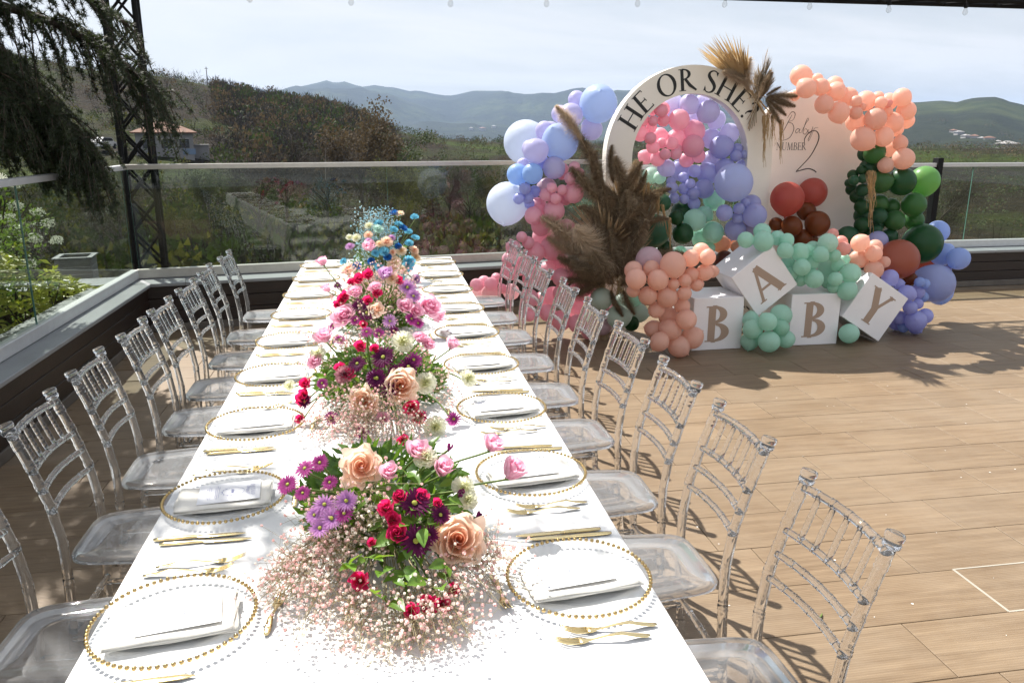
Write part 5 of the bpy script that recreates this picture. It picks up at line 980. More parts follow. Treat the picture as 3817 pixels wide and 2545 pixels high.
for nm, fn_, m in (("plume", lambda s: plume(s), PAMP), ("plume_pale", lambda s: plume(s + 10, wid=.2, droop=.45), PAMPL), ("fan", lambda s: fan(s), PALM), ("fan_straw", lambda s: fan(s + 5, 26, 40, .026), PALML), ("spear", lambda s: spear(s), PALM), ("spear_grey", lambda s: spear(s + 3), GREYP), ("tassel", lambda s: tassel(s), AMAR)):
    PL[nm] = []
    for s_ in range(2):
        me = fn_(s_); me.materials.append(m); PL[nm].append(me)
def stick(root, nm, p, d, s, roll=0.0):
    base = nm.split('_')[0]; base = {'fan': 'palm_leaf', 'spear': 'palm_spear'}.get(base, base)
    q = Vector(d).to_track_quat('Z', 'Y') @ Euler((0, 0, R(roll))).to_quaternion()
    obj(base, PL[nm][rnd.randrange(2)], None, root, Vector(p) - root.location, q.to_euler(), s)
GRL = {'left': ("dried_bouquet", "tall bouquet of dried pampas, palm leaves and grasses left of the arch", "dried flowers"),
       'top': ("dried_bouquet", "spray of dried palm and pampas on the upper right shoulder of the arch", "dried flowers"),
       'mid': ("amaranthus", "straw-coloured hanging amaranthus over the dark green balloons in the arch", "dried flowers"),
       'right': ("amaranthus", "straw-coloured hanging amaranthus on the green balloons right of the panel", "dried flowers")}
roots = {}
for r in PLUMES.split(';'):
    q = r.split(); g = q[0]; nm = q[1]; v = [float(x) for x in q[2:]]
    if g not in roots:
        loc = {'left': (v[0], 6.45, 0), 'top': (3.32, 6.7, 2.05), 'mid': (2.3, 6.4, 1.2), 'right': (v[0], v[1], v[2])}[g]
        roots[g] = thing(GRL[g][0], GRL[g][1], GRL[g][2], loc)
    stick(roots[g], nm, v[0:3], v[3:6], v[6], v[7])
lb = roots['left']
obj("stalks", MB().tube([(-.05, .05, 0), (0, .03, .5), (.02, 0, .9)], [.05, .035, .02], 6).tube([(.06, .05, 0), (.02, .03, .5), (-.02, 0, .9)], [.04, .03, .02], 6), PALM, lb)

# ================================================================== FLOWERS
def petal_grid(fn, nu=5, nv=5):
    V = []; F = []
    for j in range(nv + 1):
        for i in range(nu + 1): V.append(fn(2 * i / nu - 1, j / nv))
    for j in range(nv):
        for i in range(nu): a = j * (nu + 1) + i; F.append((a, a + 1, a + nu + 2, a + nu + 1))
    return V, F
def rose_mesh(seed, n, open_, tall, ruffle=.05):
    """spiral of cupped petals: tight furled heart, bowl-shaped outer petals with rolled-back lips"""
    rr = random.Random(seed); mb = MB()
    for i in range(n):
        t = i / (n - 1); a0 = i * 2.39996 + rr.uniform(-.15, .15); ph = rr.uniform(0, 6)
        R0 = .10 + .90 * t ** .85 * (.55 + .45 * open_)          # radius at the lip
        lean = open_ * t                                          # 0 upright .. 1 flat
        hgt = tall * (1.0 - .55 * lean * t) * rr.uniform(.95, 1.04)
        w = (1.5 if t < .2 else 1.05 - .25 * t)                   # half angle the petal wraps
        lip = .10 + .18 * t
        def fn(u, v):
            prof = math.sin(min(1, v * 1.08) * math.pi / 2)       # bowl: out fast, then up
            r = R0 * (.30 + .70 * prof ** (1.0 + .8 * (1 - lean))) - (.10 * R0 * v if t < .3 else 0)
            z = hgt * (v ** (1.25 + .5 * lean))
            roll = max(0, v - .78) / .22
            r += lip * R0 * roll * roll * .55; z -= lip * hgt * .32 * roll * roll
            z -= hgt * .20 * u * u * v                            # rounded petal outline
            r *= 1 + ruffle * math.sin(u * 3.2 + ph) * v * v * (.3 + t); z += ruffle * .8 * math.sin(u * 4.1 + ph * 2) * v * v * t
            a = a0 + u * w * (1.0 - .28 * v ** 3 * t)
            off = .035 * u * (1 + t)                              # each petal tucks one side under the next
            return ((r + off) * math.cos(a), (r + off) * math.sin(a), z - .55 * tall)
        mb.add(*petal_grid(fn, 8, 7))
    return mb
def mum_mesh(seed, rings=None):
    rings = rings or (((24, 1.0, .10), (22, .92, .30), (18, .72, .55), (12, .5, .8)), ((20, 1.0, .45), (18, .9, .7), (10, .6, 1.0)), ((17, 1.0, -.15), (15, .95, .15), (9, .55, .5)))[seed % 3]
    rr = random.Random(seed); mb = MB()
    for n, ln, up in rings:
        for i in range(n):
            a = 2 * math.pi * (i + rr.uniform(-.2, .2)) / n; l = ln * rr.uniform(.88, 1.06); u_ = up + rr.uniform(-.08, .08); w = .085
            def fn(u, v):
                r = .12 + l * .88 * v; z = u_ * l * .55 * v - .10 * v * v + .02 * abs(u)
                ww = w * (math.sin(math.pi * min(.97, .12 + .82 * v)) ** .7) * u
                return (r * math.cos(a) - ww * math.sin(a), r * math.sin(a) + ww * math.cos(a), z)
            mb.add(*petal_grid(fn, 2, 4))
    return mb
def carn_mesh(seed):
    rr = random.Random(seed); mb = MB()
    for i in range(24):
        t = i / 24; a0 = i * 2.4; tilt = 1.35 * t + .1; w = .62; ph = rr.uniform(0, 6)
        def fn(u, v):
            l = .95 * v; wave = .15 * math.sin(u * 9 + ph) * v * v + .06 * math.sin(u * 21 + ph) * v ** 3
            r = .05 + l * math.sin(tilt) + wave * math.cos(tilt); z = l * math.cos(tilt) * .75 + wave * math.sin(tilt) - .15
            a = a0 + u * w * (.4 + .6 * v) / (.55 + .45 * math.sin(tilt))
            return (r * math.cos(a), r * math.sin(a), z)
        mb.add(*petal_grid(fn, 8, 4))
    return mb
FC = {k: srgb(*v) for k, v in dict(peach=(255, 230, 210), pink=(250, 204, 222), lilac=(220, 180, 220), white=(246, 245, 226), cream=(250, 232, 208), magenta=(196, 84, 166), lavender=(222, 170, 222), purple=(126, 40, 100), hotpink=(236, 50, 120), dustypink=(206, 150, 160), blue=(46, 120, 196), teal=(132, 208, 232), palemint=(206, 236, 226)).items()}
HEART = {'peach': srgb(250, 188, 150), 'pink': srgb(238, 156, 190), 'lilac': srgb(190, 120, 190), 'hotpink': srgb(170, 10, 60), 'cream': srgb(244, 206, 150), 'white': srgb(232, 232, 178), 'magenta': srgb(150, 40, 112), 'lavender': srgb(176, 110, 184), 'purple': srgb(84, 18, 66), 'dustypink': srgb(170, 104, 118)}
def petal_material(k, c):
    m = M("petal_" + k, c, .6, transl=.58, spec=.2, sheen=.1); nt = m.node_tree; N = nt.nodes.new; L = nt.links.new
    tcn = N('ShaderNodeTexCoord'); sp = N('ShaderNodeVectorMath'); sp.operation = 'MULTIPLY'; sp.inputs[1].default_value = (1, 1, .35); ln = N('ShaderNodeVectorMath'); ln.operation = 'LENGTH'
    L(tcn.outputs['Object'], sp.inputs[0]); L(sp.outputs[0], ln.inputs[0])
    r = N('ShaderNodeValToRGB'); e = r.color_ramp.elements; e[0].position = .08; e[1].position = .58; hc = HEART.get(k, tuple(x * .75 for x in c)); e[0].color = (*hc, 1); e[1].color = (*c, 1); L(ln.outputs['Value'], r.inputs[0])
    g2 = N('ShaderNodeNewGeometry'); mr = N('ShaderNodeMapRange'); mr.inputs['To Min'].default_value = .9; mr.inputs['To Max'].default_value = 1.08; L(g2.outputs['Random Per Island'], mr.inputs['Value'])
    hs = N('ShaderNodeHueSaturation'); L(mr.outputs[0], hs.inputs['Value']); L(r.outputs[0], hs.inputs['Color'])
    L(hs.outputs[0], nt.nodes['Principled BSDF'].inputs['Base Color'])
    for n_ in nt.nodes:
        if n_.type == 'BSDF_TRANSLUCENT': L(hs.outputs[0], n_.inputs['Color'])
    return m
FM = {k: petal_material(k, c) for k, c in FC.items()}
STEM = M("green_stem", srgb(96, 118, 52), .6, var=.2, scale=30)
LEAF = M("green_leaf", srgb(88, 124, 44), .40, transl=.28, tcol=srgb(160, 196, 60), objrand=.35)
LEAFD = M("dark_green_foliage", srgb(66, 98, 34), .5, transl=.3, tcol=srgb(130, 170, 44), island=.3)
CENT = M("flower_eye", srgb(150, 150, 60), .8)
BOWL = M("white_ceramic_bowl", (.7, .7, .68), .3)
src = {'rose': lambda s: rose_mesh(s, 18 + 2 * s, .45 + .15 * s, 1.15 - .15 * s, .09), 'roseopen': lambda s: rose_mesh(s, 28 - 4 * s, .80 + .16 * s, .85 - .1 * s, .12), 'rosebud': lambda s: rose_mesh(s, 16, .22, 1.2, .04), 'spray': lambda s: rose_mesh(s, 14, .5, 1.0), 'mum': lambda s: mum_mesh(s), 'carnation': lambda s: carn_mesh(s), 'bud': lambda s: rose_mesh(s, 6, .05, 1.8)}
rawf = {k: [f(s).mesh(k, True) for s in range(3)] for k, f in src.items()}
# normalise every bloom to unit radius
for k, ms in rawf.items():
    for me in ms:
        co = np.array([v.co[:] for v in me.vertices]); rr_ = np.percentile(np.hypot(co[:, 0], co[:, 1]), 97); co /= max(.2, rr_); co[:, 2] -= co[:, 2].mean() * .6
        me.vertices.foreach_set('co', co.ravel()); me.update()
fcache = {}
def bloom_mesh(k, col, i):
    key = (k, col, i)
    if key not in fcache:
        me = rawf[k][i].copy(); me.materials.clear(); me.materials.append(FM[col]); me.name = k; fcache[key] = me
    return fcache[key]
eye_me = MB().sphere((0, 0, .05), .17, 10, 6, (1, 1, .5)).mesh("flower_eye", True); eye_me.materials.append(CENT)
cal = MB()
for i in range(5):
    a = i * 1.2566; cal.add([(0, 0, -.75), (.30 * math.cos(a - .45), .30 * math.sin(a - .45), -.45), (.62 * math.cos(a), .62 * math.sin(a), .05), (.30 * math.cos(a + .45), .30 * math.sin(a + .45), -.45)], [(0, 1, 2, 3)])
cal.sphere((0, 0, -.62), .24, 8, 6); cal_me = cal.mesh("sepals", True); cal_me.materials.append(STEM)
def leaf_mesh(seed):
    rr = random.Random(seed)
    def fn(u, v):
        w = .30 * math.sin(math.pi * min(.98, v ** .8)) ** .8; return (u * w, v - .02, .10 * abs(u) * w * 3 - .30 * v * v + .015 * math.sin(v * 14 + seed) * abs(u))
    V, F = petal_grid(fn, 4, 8); me = MB().add(V, F).mesh("leaf", True); me.materials.append(LEAF); return me
leaf_mes = [leaf_mesh(i) for i in range(3)]
GYP = {
'front': [(-0.194, -0.32, 0.05, 0.091, 0.075, 700), (-0.226, -0.376, 0.03, 0.056, 0.049, 350), (-0.108, -0.291, 0.09, 0.069, 0.064, 450), (-0.111, -0.481, 0.03, 0.071, 0.052, 500), (-0.032, -0.552, 0.02, 0.06, 0.033, 300), (0.061, -0.574, 0.025, 0.077, 0.039, 500), (0.15, -0.54, 0.03, 0.062, 0.046, 350), (0.249, -0.356, 0.06, 0.054, 0.077, 600), (0.272, -0.451, 0.04, 0.033, 0.037, 150), (-0.018, -0.253, 0.16, 0.06, 0.078, 500), (0.165, -0.396, 0.06, 0.048, 0.074, 300), (-0.165, -0.183, 0.08, 0.052, 0.054, 200)] ,
'second': [(-0.113, -0.508, 0.04, 0.103, 0.067, 500), (-0.012, -0.599, 0.03, 0.129, 0.047, 400), (-0.198, -0.529, 0.03, 0.058, 0.057, 200), (-0.173, -0.027, 0.16, 0.102, 0.1, 350), (-0.003, -0.083, 0.22, 0.134, 0.109, 400), (0.143, -0.142, 0.16, 0.1, 0.109, 250), (-0.051, -0.576, 0.1, 0.1, 0.074, 450), (0.209, -0.114, 0.06, 0.102, 0.111, 300), (0.116, -0.607, 0.04, 0.072, 0.056, 250), (-0.176, -0.367, 0.08, 0.077, 0.1, 250), (0.26, -0.295, 0.03, 0.065, 0.084, 150)] ,
}
ANAMES = {'rose': 'rose', 'roseopen': 'garden_rose', 'rosebud': 'rose', 'spray': 'spray_rose', 'mum': 'chrysanthemum', 'carnation': 'carnation', 'bud': 'bud'}
ARR = {'front': (1.92, "pink and peach flower arrangement nearest the camera on the table", .40, (srgb(250, 216, 212), srgb(248, 240, 230)), 5200, .26),
       'second': (3.05, "pink, purple and white flower arrangement second from the front on the table", .33, (srgb(246, 206, 204), srgb(244, 230, 220)), 3000, .30),
       'third': (4.25, "tall pink and purple flower arrangement third from the front on the table", .31, (srgb(246, 208, 206), srgb(244, 230, 222)), 1900, .30),
       'blue': (5.70, "blue, cream and peach flower arrangement at the far end of the table", .29, (srgb(170, 214, 228), srgb(214, 234, 238)), 2000, .40)}
for an, (yc, label, spread, bcols, nb, hgt) in ARR.items():
    root = thing("flower_arrangement", label, "flowers", (0, yc, TZ)); rp = Vector((0, yc, TZ))
    obj("bowl", MB().lathe([(.06, .002), (.10, .004), (.125, .05), (.13, .085), (.12, .085), (.115, .05), (.05, .02)], 24), BOWL, root, smooth=True)
    rr = random.Random({'front': 11, 'second': 23, 'third': 37, 'blue': 41}[an])
    for row in FLOWERS[an].split(';'):
        k, col, x, y, z, r = row.split(); p = Vector((float(x), float(y), float(z))) - rp; r = float(r)
        if p.z < .10 and an == 'front': p.z += .035
        lowf = p.z < .10; base = Vector((p.x * .55, p.y * .55, .07)) if lowf else Vector((p.x * .25 + rr.uniform(-.04, .04), p.y * .35 + rr.uniform(-.05, .05), .05))
        d = (p - Vector((p.x * .3, p.y * .3, -.05))).normalized()
        tocam = (CAM - (rp + p)).normalized()
        if k in ('roseopen',): d = (d * .35 + tocam * .9 + Vector((0, 0, .15))).normalized()
        elif k in ('mum', 'spray', 'carnation'): d = (d * .75 + tocam * .5 + Vector((rr.uniform(-.3, .3), rr.uniform(-.2, .2), .25))).normalized()
        else: d = (d * 1.0 + Vector((0, 0, .35)) + tocam * .12).normalized()
        q = d.to_track_quat('Z', 'Y') @ Euler((0, 0, rr.uniform(0, 6))).to_quaternion()
        s = r * (.80 if k == 'rosebud' else (.86 if k in ('rose', 'roseopen') and an in ('second', 'third') else 1.0))
        fo = obj(ANAMES[k], bloom_mesh(k, col, rr.randrange(3)), None, root, p, q.to_euler(), (s * rr.uniform(.92, 1.06), s * rr.uniform(.92, 1.06), s * rr.uniform(.85, 1.15)))
        if k == 'mum': obj("flower_eye", eye_me, None, fo)
        elif k != 'roseopen': obj("sepals", cal_me, None, fo, scale=(1, 1, 1.25 if k == 'rosebud' else .8))
        back = p - d * r * .8; mid = back.lerp(base, .5) + Vector((rr.uniform(-.02, .02), rr.uniform(-.02, .02), .03)) - d * .02
        so = obj("stem", MB().tube(catmull([back, mid, base], 4), [.0030] * 5 + [.0034] * 4, 6), STEM, fo, smooth=True)
        so.matrix_parent_inverse = (Matrix.Translation(p) @ q.to_matrix().to_4x4() @ Matrix.Scale(s, 4)).inverted()
    # leaves
    for i in range({'front': 96, 'second': 54, 'third': 40, 'blue': 18}[an]):
        a = rr.uniform(0, 6.283); rad = spread * rr.uniform(.15, .75 if an != 'front' else .5); h = rr.uniform(.04, hgt * .75) * (1.1 - rad / spread * .6)
        
        p = Vector((rad * math.cos(a), rad * math.sin(a) * 1.15, h))
        if an == 'front' and i < 74: u_ = rr.random(); p = Vector((.05 + rr.gauss(0, .06), -.20 - .27 * u_, .03 + (.24 - .20 * u_) * rr.uniform(.5, 1.05))); a = rr.uniform(math.pi * 1.1, math.pi * 1.9)
        d = Vector((math.cos(a) + rr.uniform(-.6, .6), math.sin(a) + rr.uniform(-.6, .6), rr.uniform(-.5, .9))).normalized()
        q = d.to_track_quat('Y', 'Z') @ Euler((0, rr.uniform(-.8, .8), 0)).to_quaternion()
        obj("leaf", leaf_mes[i % 3], None, root, p, q.to_euler(), rr.uniform(.026, .056) if an != 'blue' else rr.uniform(.03, .05))
    # dense inner foliage and stalks
    V = []; F = []
    for i in range({'front': 1500, 'blue': 600}.get(an, 1700)):
        a = rr.uniform(0, 6.283); rad = spread * (.72 if an != 'front' else .5) * math.sqrt(rr.random()); h = .02 + (hgt * .62) * rr.random() * (1 - .75 * (rad / (spread * .72)) ** 2)
        p = Vector((rad * math.cos(a), rad * math.sin(a) * 1.2, h)); d = Vector((math.cos(a) * .7 + rr.uniform(-.8, .8), math.sin(a) * .7 + rr.uniform(-.8, .8), rr.uniform(-.2, 1.1))).normalized(); s_ = d.orthogonal().normalized(); l = rr.uniform(.025, .06); w = l * rr.uniform(.10, .24)
        n0 = len(V); V += [p, p + d * l * .5 + s_ * w, p + d * l, p + d * l * .5 - s_ * w]; F.append((n0, n0 + 1, n0 + 2, n0 + 3))
    kind(obj("foliage", MB().add(V, F), LEAFD, root), "stuff")
    # gypsophila: fine branching twigs that end in fluffy florets
    for ci, bc in enumerate(bcols):
        tw_ = MB(); V = []; F = []
        def floret(e):
            fr_ = rr.uniform(.0032, .0060) * (1 if an in ('front', 'second') else 1.3)
            for t_ in range(8):
                dv = Vector((rr.gauss(0, 1), rr.gauss(0, 1), rr.gauss(.2, 1))).normalized(); s1 = dv.orthogonal().normalized(); s2 = dv.cross(s1); c_ = e + dv * fr_ * .55; n0 = len(V); h_ = rr.uniform(.45, .75)
                V.extend([c_ + s1 * fr_ * h_, c_ + s2 * fr_ * h_, c_ - s1 * fr_ * h_, c_ - s2 * fr_ * h_]); F.append((n0, n0 + 1, n0 + 2, n0 + 3))
        def spray_(b, m_, tip, n_, sg):
            tw_.tube([b, m_, tip], [.0009, .0007, .0005], 3, False)
            for j in range(n_):
                f0 = m_.lerp(tip, rr.uniform(.15, 1)); e = f0 + Vector((rr.gauss(0, sg), rr.gauss(0, sg), rr.gauss(.008, sg * .75))); e.z = max(.008, e.z)
                tw_.tube([f0, e], [.0005, .0004], 3, False); floret(e)
        if an in GYP:
            for gx_, gy_, gh, rx_, ry_, cnt in GYP[an]:
                cnt = int(cnt * (.34 if ci == 0 else .24)); k_ = max(1, cnt // 14)
                for q_ in range(k_):
                    tip = Vector((gx_ + rr.gauss(0, rx_ * .55), gy_ + rr.gauss(0, ry_ * .55), max(.012, gh * rr.uniform(.3, 1.7))))
                    b = Vector((tip.x * .25, tip.y * .25, .06)); m_ = b.lerp(tip, .6) + Vector((0, 0, .02 + gh * .2)); spray_(b, m_, tip, rr.randrange(10, 18), .030)
        else:
            cnt = 0; target = nb * (2 if ci == 0 else 1) // 3
            while cnt < target:
                a = rr.uniform(0, 6.283); ln = spread * rr.uniform(.4, 1.02); up = rr.uniform(.05, 1.0)
                tip = Vector((math.cos(a) * ln * (1.1 - .55 * up), math.sin(a) * ln * 1.05 * (1.1 - .55 * up), .03 + up * hgt * (1.0 if an != 'blue' else 1.2)))
                if an == 'blue': tip.x *= .8
                b = Vector((math.cos(a) * .06, math.sin(a) * .06, .04)); n_ = rr.randrange(12, 22); spray_(b, b.lerp(tip, .5) + Vector((0, 0, .03)), tip, n_, .032); cnt += n_
        nm = "gyp_%s_%d" % (an, ci)
        bb = kind(obj("babys_breath", MB().add(V, F), M(nm, bc, .8, transl=.35, island=.18), root), "stuff")
        kind(obj("twigs", tw_, MATS.get("gyp_twig") or M("gyp_twig", srgb(150, 138, 104), .8), bb), "stuff")

# small litter on the tiles
tw1 = tag(obj("fallen_stem", MB().tube([(0, 0, .004), (.02, .012, .006), (.035, .03, .004)], [.003, .004, .002], 6), STEM, None, (1.57, 2.34, .001)), "short green flower stem fallen on the tiles behind the nearest chair", "flower stem")
PET = M("pale_petal_scrap", (.75, .72, .68), .8)
mb = MB()
for i in range(70):
    x = rnd.uniform(1.2, 6); y = rnd.uniform(1.8, 5.2); s_ = rnd.uniform(.002, .006); a = rnd.uniform(0, 6)
    mb.add([(x + s_ * math.cos(a), y + s_ * math.sin(a), .0015), (x - s_ * math.sin(a), y + s_ * math.cos(a), .003), (x - s_ * math.cos(a), y - s_ * math.sin(a), .0015), (x + s_ * math.sin(a), y - s_ * math.cos(a), .003)], [(0, 1, 2, 3)])
o = kind(obj("petal_litter", mb, PET), "stuff"); tag(o, "tiny scattered petal scraps on the sunlit floor tiles", "petals")
# ================================================================== VEGETATION AND FAR THINGS
NEEDLE = M("cedar_needles", (.018, .030, .010), .5, transl=.2, tcol=(.07, .10, .02), island=.35)
BARK = M("cedar_bark", (.055, .04, .03), .9, var=.4, scale=12, bump=.5, bscale=30)
cedar = thing("cedar_tree", "dark drooping cedar reaching over the left side of the terrace", "tree", (-5.4, 6.3, .12))
croot = Vector(cedar.location)
obj("trunk", MB().tube([(0, 0, -.2), (.05, .02, 1), (0, .05, 2.5), (.05, 0, 4.5), (0, 0, 7)], [.30, .26, .22, .16, .05], 14), BARK, cedar, smooth=True)
def bough(seed, pts, nbr, dens, droop, ln, big=1.0):
    rr = random.Random(seed); path = catmull([Vector(p) - croot for p in pts], 8); m = len(path)
    br = MB().tube(path, [.045 * (1 - .85 * i / (m - 1)) + .004 for i in range(m)], 7)
    V = []; F = []
    for b in range(nbr):
        u = rr.uniform(.12, 1.0) ** .8; i = min(m - 2, int(u * (m - 1))); p0 = path[i].lerp(path[i + 1], rr.random()); t = (path[i + 1] - path[i]).normalized(); side = rr.choice((-1, 1))
        s_ = t.cross(Vector((0, 0, 1))).normalized() * side
        l = ln * rr.uniform(.35, 1.1) * (1.15 - .5 * u); d = (t * rr.uniform(.2, .8) + s_ * rr.uniform(.0, .9) + Vector((0, 0, -droop * rr.uniform(-.25, 1.15)))).normalized()
        q = [p0, p0 + d * l * .4 + Vector((0, 0, .03)), p0 + d * l * .75 + Vector((0, 0, -droop * l * .15)), p0 + d * l + Vector((0, 0, -droop * l * .4))]
        q = catmull(q, 5); br.tube(q, [.006 * (1 - .7 * k / (len(q) - 1)) for k in range(len(q))], 4, False)
        nt_ = int(l * dens * .62 * (1 if big < 1.3 else .8))
        for k in range(nt_):
            w = rr.random() * (len(q) - 1.001); j = int(w); c = q[j].lerp(q[j + 1], w - j) + Vector((rr.gauss(0, .007), rr.gauss(0, .007), rr.gauss(0, .006)))
            for e in range(15 if big < 1.3 else 10):
                dv = Vector((rr.gauss(0, 1), rr.gauss(0, 1), rr.gauss(.25, 1))).normalized(); sv = dv.orthogonal().normalized() * .0021 * big; L_ = rr.uniform(.020, .040) * (.5 + .5 * big); n0 = len(V)
                V += [c - sv, c + sv, c + dv * L_]; F.append((n0, n0 + 1, n0 + 2))
    bo = obj("branch", br, BARK, cedar, smooth=True)
    kind(obj("needles", MB().add(V, F), NEEDLE, bo), "stuff")
T0 = lambda z: (-5.4, 6.3, z)
# boughs seen at the left edge
bough(1, [T0(3.0), (-3.6, 6.15, 2.9), (-2.4, 6.05, 2.58), (-1.85, 6.0, 2.36), (-1.42, 6.0, 2.02)], 149, 97, .95, .62, 1.2)
bough(2, [T0(2.5), (-3.6, 6.2, 2.5), (-2.7, 6.15, 2.25), (-2.2, 6.15, 1.9), (-1.95, 6.1, 1.58)], 195, 110, .85, .60, 1.2)
bough(3, [T0(2.1), (-3.8, 6.4, 2.1), (-2.9, 6.3, 1.9), (-2.5, 6.3, 1.75), (-2.25, 6.3, 1.65)], 195, 110, .7, .55, 1.2)
bough(4, [T0(2.7), (-3.8, 6.6, 2.7), (-3.0, 6.6, 2.45), (-2.5, 6.5, 2.15), (-2.3, 6.45, 1.8)], 229, 110, .9, .6, 1.2)
bough(5, [T0(3.3), (-3.6, 6.0, 3.3), (-2.5, 5.9, 2.95), (-2.0, 5.8, 2.72), (-1.55, 5.8, 2.45)], 92, 78, .6, .45, 1.2)
bough(12, [T0(2.6), (-3.9, 6.0, 2.6), (-3.0, 5.9, 2.4), (-2.55, 5.85, 2.2), (-2.3, 5.8, 1.9)], 195, 110, .8, .55, 1.2)
# boughs overhead, out of the picture, whose shade dapples the chairs and the front of the table
bough(7, [T0(3.9), (-3.8, 5.2, 4.1), (-2.0, 4.35, 4.0), (-.9, 3.85, 3.75), (.1, 3.5, 3.45)], 110, 60, .2, .7, 1.5)
bough(14, [T0(4.2), (-3.8, 5.4, 4.5), (-2.4, 4.8, 4.5), (-1.5, 4.5, 4.3)], 110, 55, .25, .8, 1.6)
for sd_, pts in ((8, [(-4.2, 5.6, 4.3), (-3.0, 5.0, 4.1), (-2.3, 4.7, 3.8)]), (9, [(-4.3, 6.0, 3.9), (-3.2, 5.9, 3.9), (-2.5, 5.8, 3.75)]), (10, [(-4.4, 5.6, 3.4), (-3.5, 5.0, 3.3), (-2.9, 4.6, 3.0)]), (11, [(-4.2, 6.6, 4.5), (-3.2, 6.6, 4.5), (-2.6, 6.4, 4.3)]),
                 (13, [(-4.3, 5.2, 3.2), (-3.4, 4.4, 3.1), (-2.7, 3.9, 2.9)]), (15, [(-4.2, 5.8, 2.9), (-3.2, 5.2, 2.7), (-2.75, 4.9, 2.45)]), (16, [(-4.4, 5.4, 3.0), (-3.4, 4.9, 2.8), (-2.9, 4.4, 2.5)]), (17, [(-4.4, 6.5, 3.7), (-3.4, 6.7, 3.65), (-2.9, 6.8, 3.5)]), (18, [(-4.4, 6.1, 3.1), (-3.4, 6.1, 3.1), (-2.95, 6.1, 2.9)]), (19, [(-4.3, 5.0, 3.8), (-3.4, 4.2, 3.8), (-2.6, 3.6, 3.6)])):
    bough(sd_, [T0(pts[0][2] - .2)] + pts, 120, 55, .35, .85, 2.3)
# rest of the crown, unseen at left, added dense to block sky light
for q_ in range(22):
    rq = random.Random(100 + q_); z_ = 3.0 + 4.2 * q_ / 22; a_ = rq.uniform(-2.6, .35); l_ = (3.6 - .35 * (z_ - 3)) * rq.uniform(.75, 1.1)
    e_ = Vector((-5.4 + l_ * math.cos(a_), 6.3 + l_ * math.sin(a_), z_ - .35)); h_ = Vector(T0(z_)).lerp(e_, .55) + Vector((0, 0, .25))
    bough(60 + q_, [T0(z_), tuple(h_), tuple(e_)], 80, 34, .4, 1.0, 3.6)

# ---------------- shrubs behind the left railing
LVV = M("variegated_leaf", srgb(150, 166, 56), .4, transl=.35, tcol=srgb(190, 200, 60), col2=srgb(232, 226, 130), scale=14, island=.2)
LVG = M("shrub_leaf", srgb(110, 138, 60), .5, transl=.3, tcol=srgb(140, 170, 60), island=.35)
WHT = M("white_blossom", (.80, .82, .72), .8, transl=.3, island=.1)
STRAP = M("strap_leaf", srgb(60, 96, 38), .4, transl=.3, tcol=srgb(110, 150, 40), island=.2)
def leaves(rr, cen, rad, n, L0, L1, wf, out_=.6):
    V = []; F = []
    for i in range(n):
        d0 = Vector((rr.gauss(0, 1), rr.gauss(0, 1), rr.gauss(0, 1))).normalized(); p = Vector(cen) + Vector((d0.x * rad[0], d0.y * rad[1], d0.z * rad[2])) * rr.random() ** .4
        d = (d0 * out_ + Vector((rr.gauss(0, .6), rr.gauss(0, .6), rr.gauss(.2, .6)))).normalized(); s_ = d.orthogonal().normalized(); nrm = d.cross(s_); a = rr.uniform(0, 6.28); s_ = s_ * math.cos(a) + nrm * math.sin(a); l = rr.uniform(L0, L1); w = l * wf; k = len(V); fo = d.cross(s_) * w * .35
        V += [p, p + d * l * .4 + s_ * w + fo, p + d * l, p + d * l * .4 - s_ * w + fo, p + d * l * .45]; F += [(k, k + 4, k + 1), (k + 1, k + 4, k + 2), (k, k + 3, k + 4), (k + 3, k + 2, k + 4)]
    return V, F
rr = random.Random(21)
sh = thing("flowering_shrub", "leafy shrub with white flower heads behind the left glass railing", "shrub", (-2.95, 6.75, .12))
mb = MB()
for i in range(40):
    c = (rr.uniform(-.34, .22), rr.uniform(-.7, .6), rr.uniform(.15, 1.12)); mb.add(*leaves(rr, c, (.16, .2, .15), 60, .03, .06, .28))
obj("crown", mb, LVG, sh)
mb = MB()
for i in range(9): mb.tube(catmull([(0, rr.uniform(-.1, .1), 0), (rr.uniform(-.2, .1), rr.uniform(-.3, .3), .6), (rr.uniform(-.3, .2), rr.uniform(-.5, .5), 1.15)], 4), [.012] * 5 + [.006] * 4, 5)
obj("stems", mb, BARK, sh)
heads = [(-.05, .35, 1.26), (-.02, .25, 1.30), (.03, .42, 1.24), (-.12, .1, 1.22), (.08, .2, 1.08), (.12, .5, 1.0), (.16, .58, .9), (.1, .0, 1.0), (.15, .3, .8), (.05, -.25, 1.08), (.18, .65, .74), (.0, -.45, .95), (.16, .1, .62), (.1, -.3, .75), (-.2, .3, 1.2), (.1, -.55, 1.1)]
for h in heads:
    V, F = leaves(rr, (0, 0, 0), (.055, .055, .035), 130, .010, .018, .5, 1.2); o = obj("flower_head", MB().add(V, F), WHT, sh, h)
vs = thing("variegated_shrub", "yellow-green variegated shrub low behind the left glass railing", "shrub", (-2.72, 6.55, .12))
mb = MB()
for i in range(64):
    c = Vector((rr.uniform(-.22, .16), rr.uniform(-.75, .95), rr.uniform(.05, .80))); 
    if c.y > .35: c.z = rr.uniform(.05, .45); c.x += .05
    for k in range(20):
        a = rr.uniform(0, 6.28); d = Vector((math.cos(a), math.sin(a), rr.uniform(-.1, .9))).normalized(); s_ = d.orthogonal().normalized(); l = rr.uniform(.06, .12); w = l * .16; b = c + Vector((rr.gauss(0, .02), rr.gauss(0, .02), rr.gauss(0, .03)))
        mb.add([b, b + d * l * .45 + s_ * w, b + d * l - Vector((0, 0, l * .15)), b + d * l * .45 - s_ * w], [(0, 1, 2, 3)])
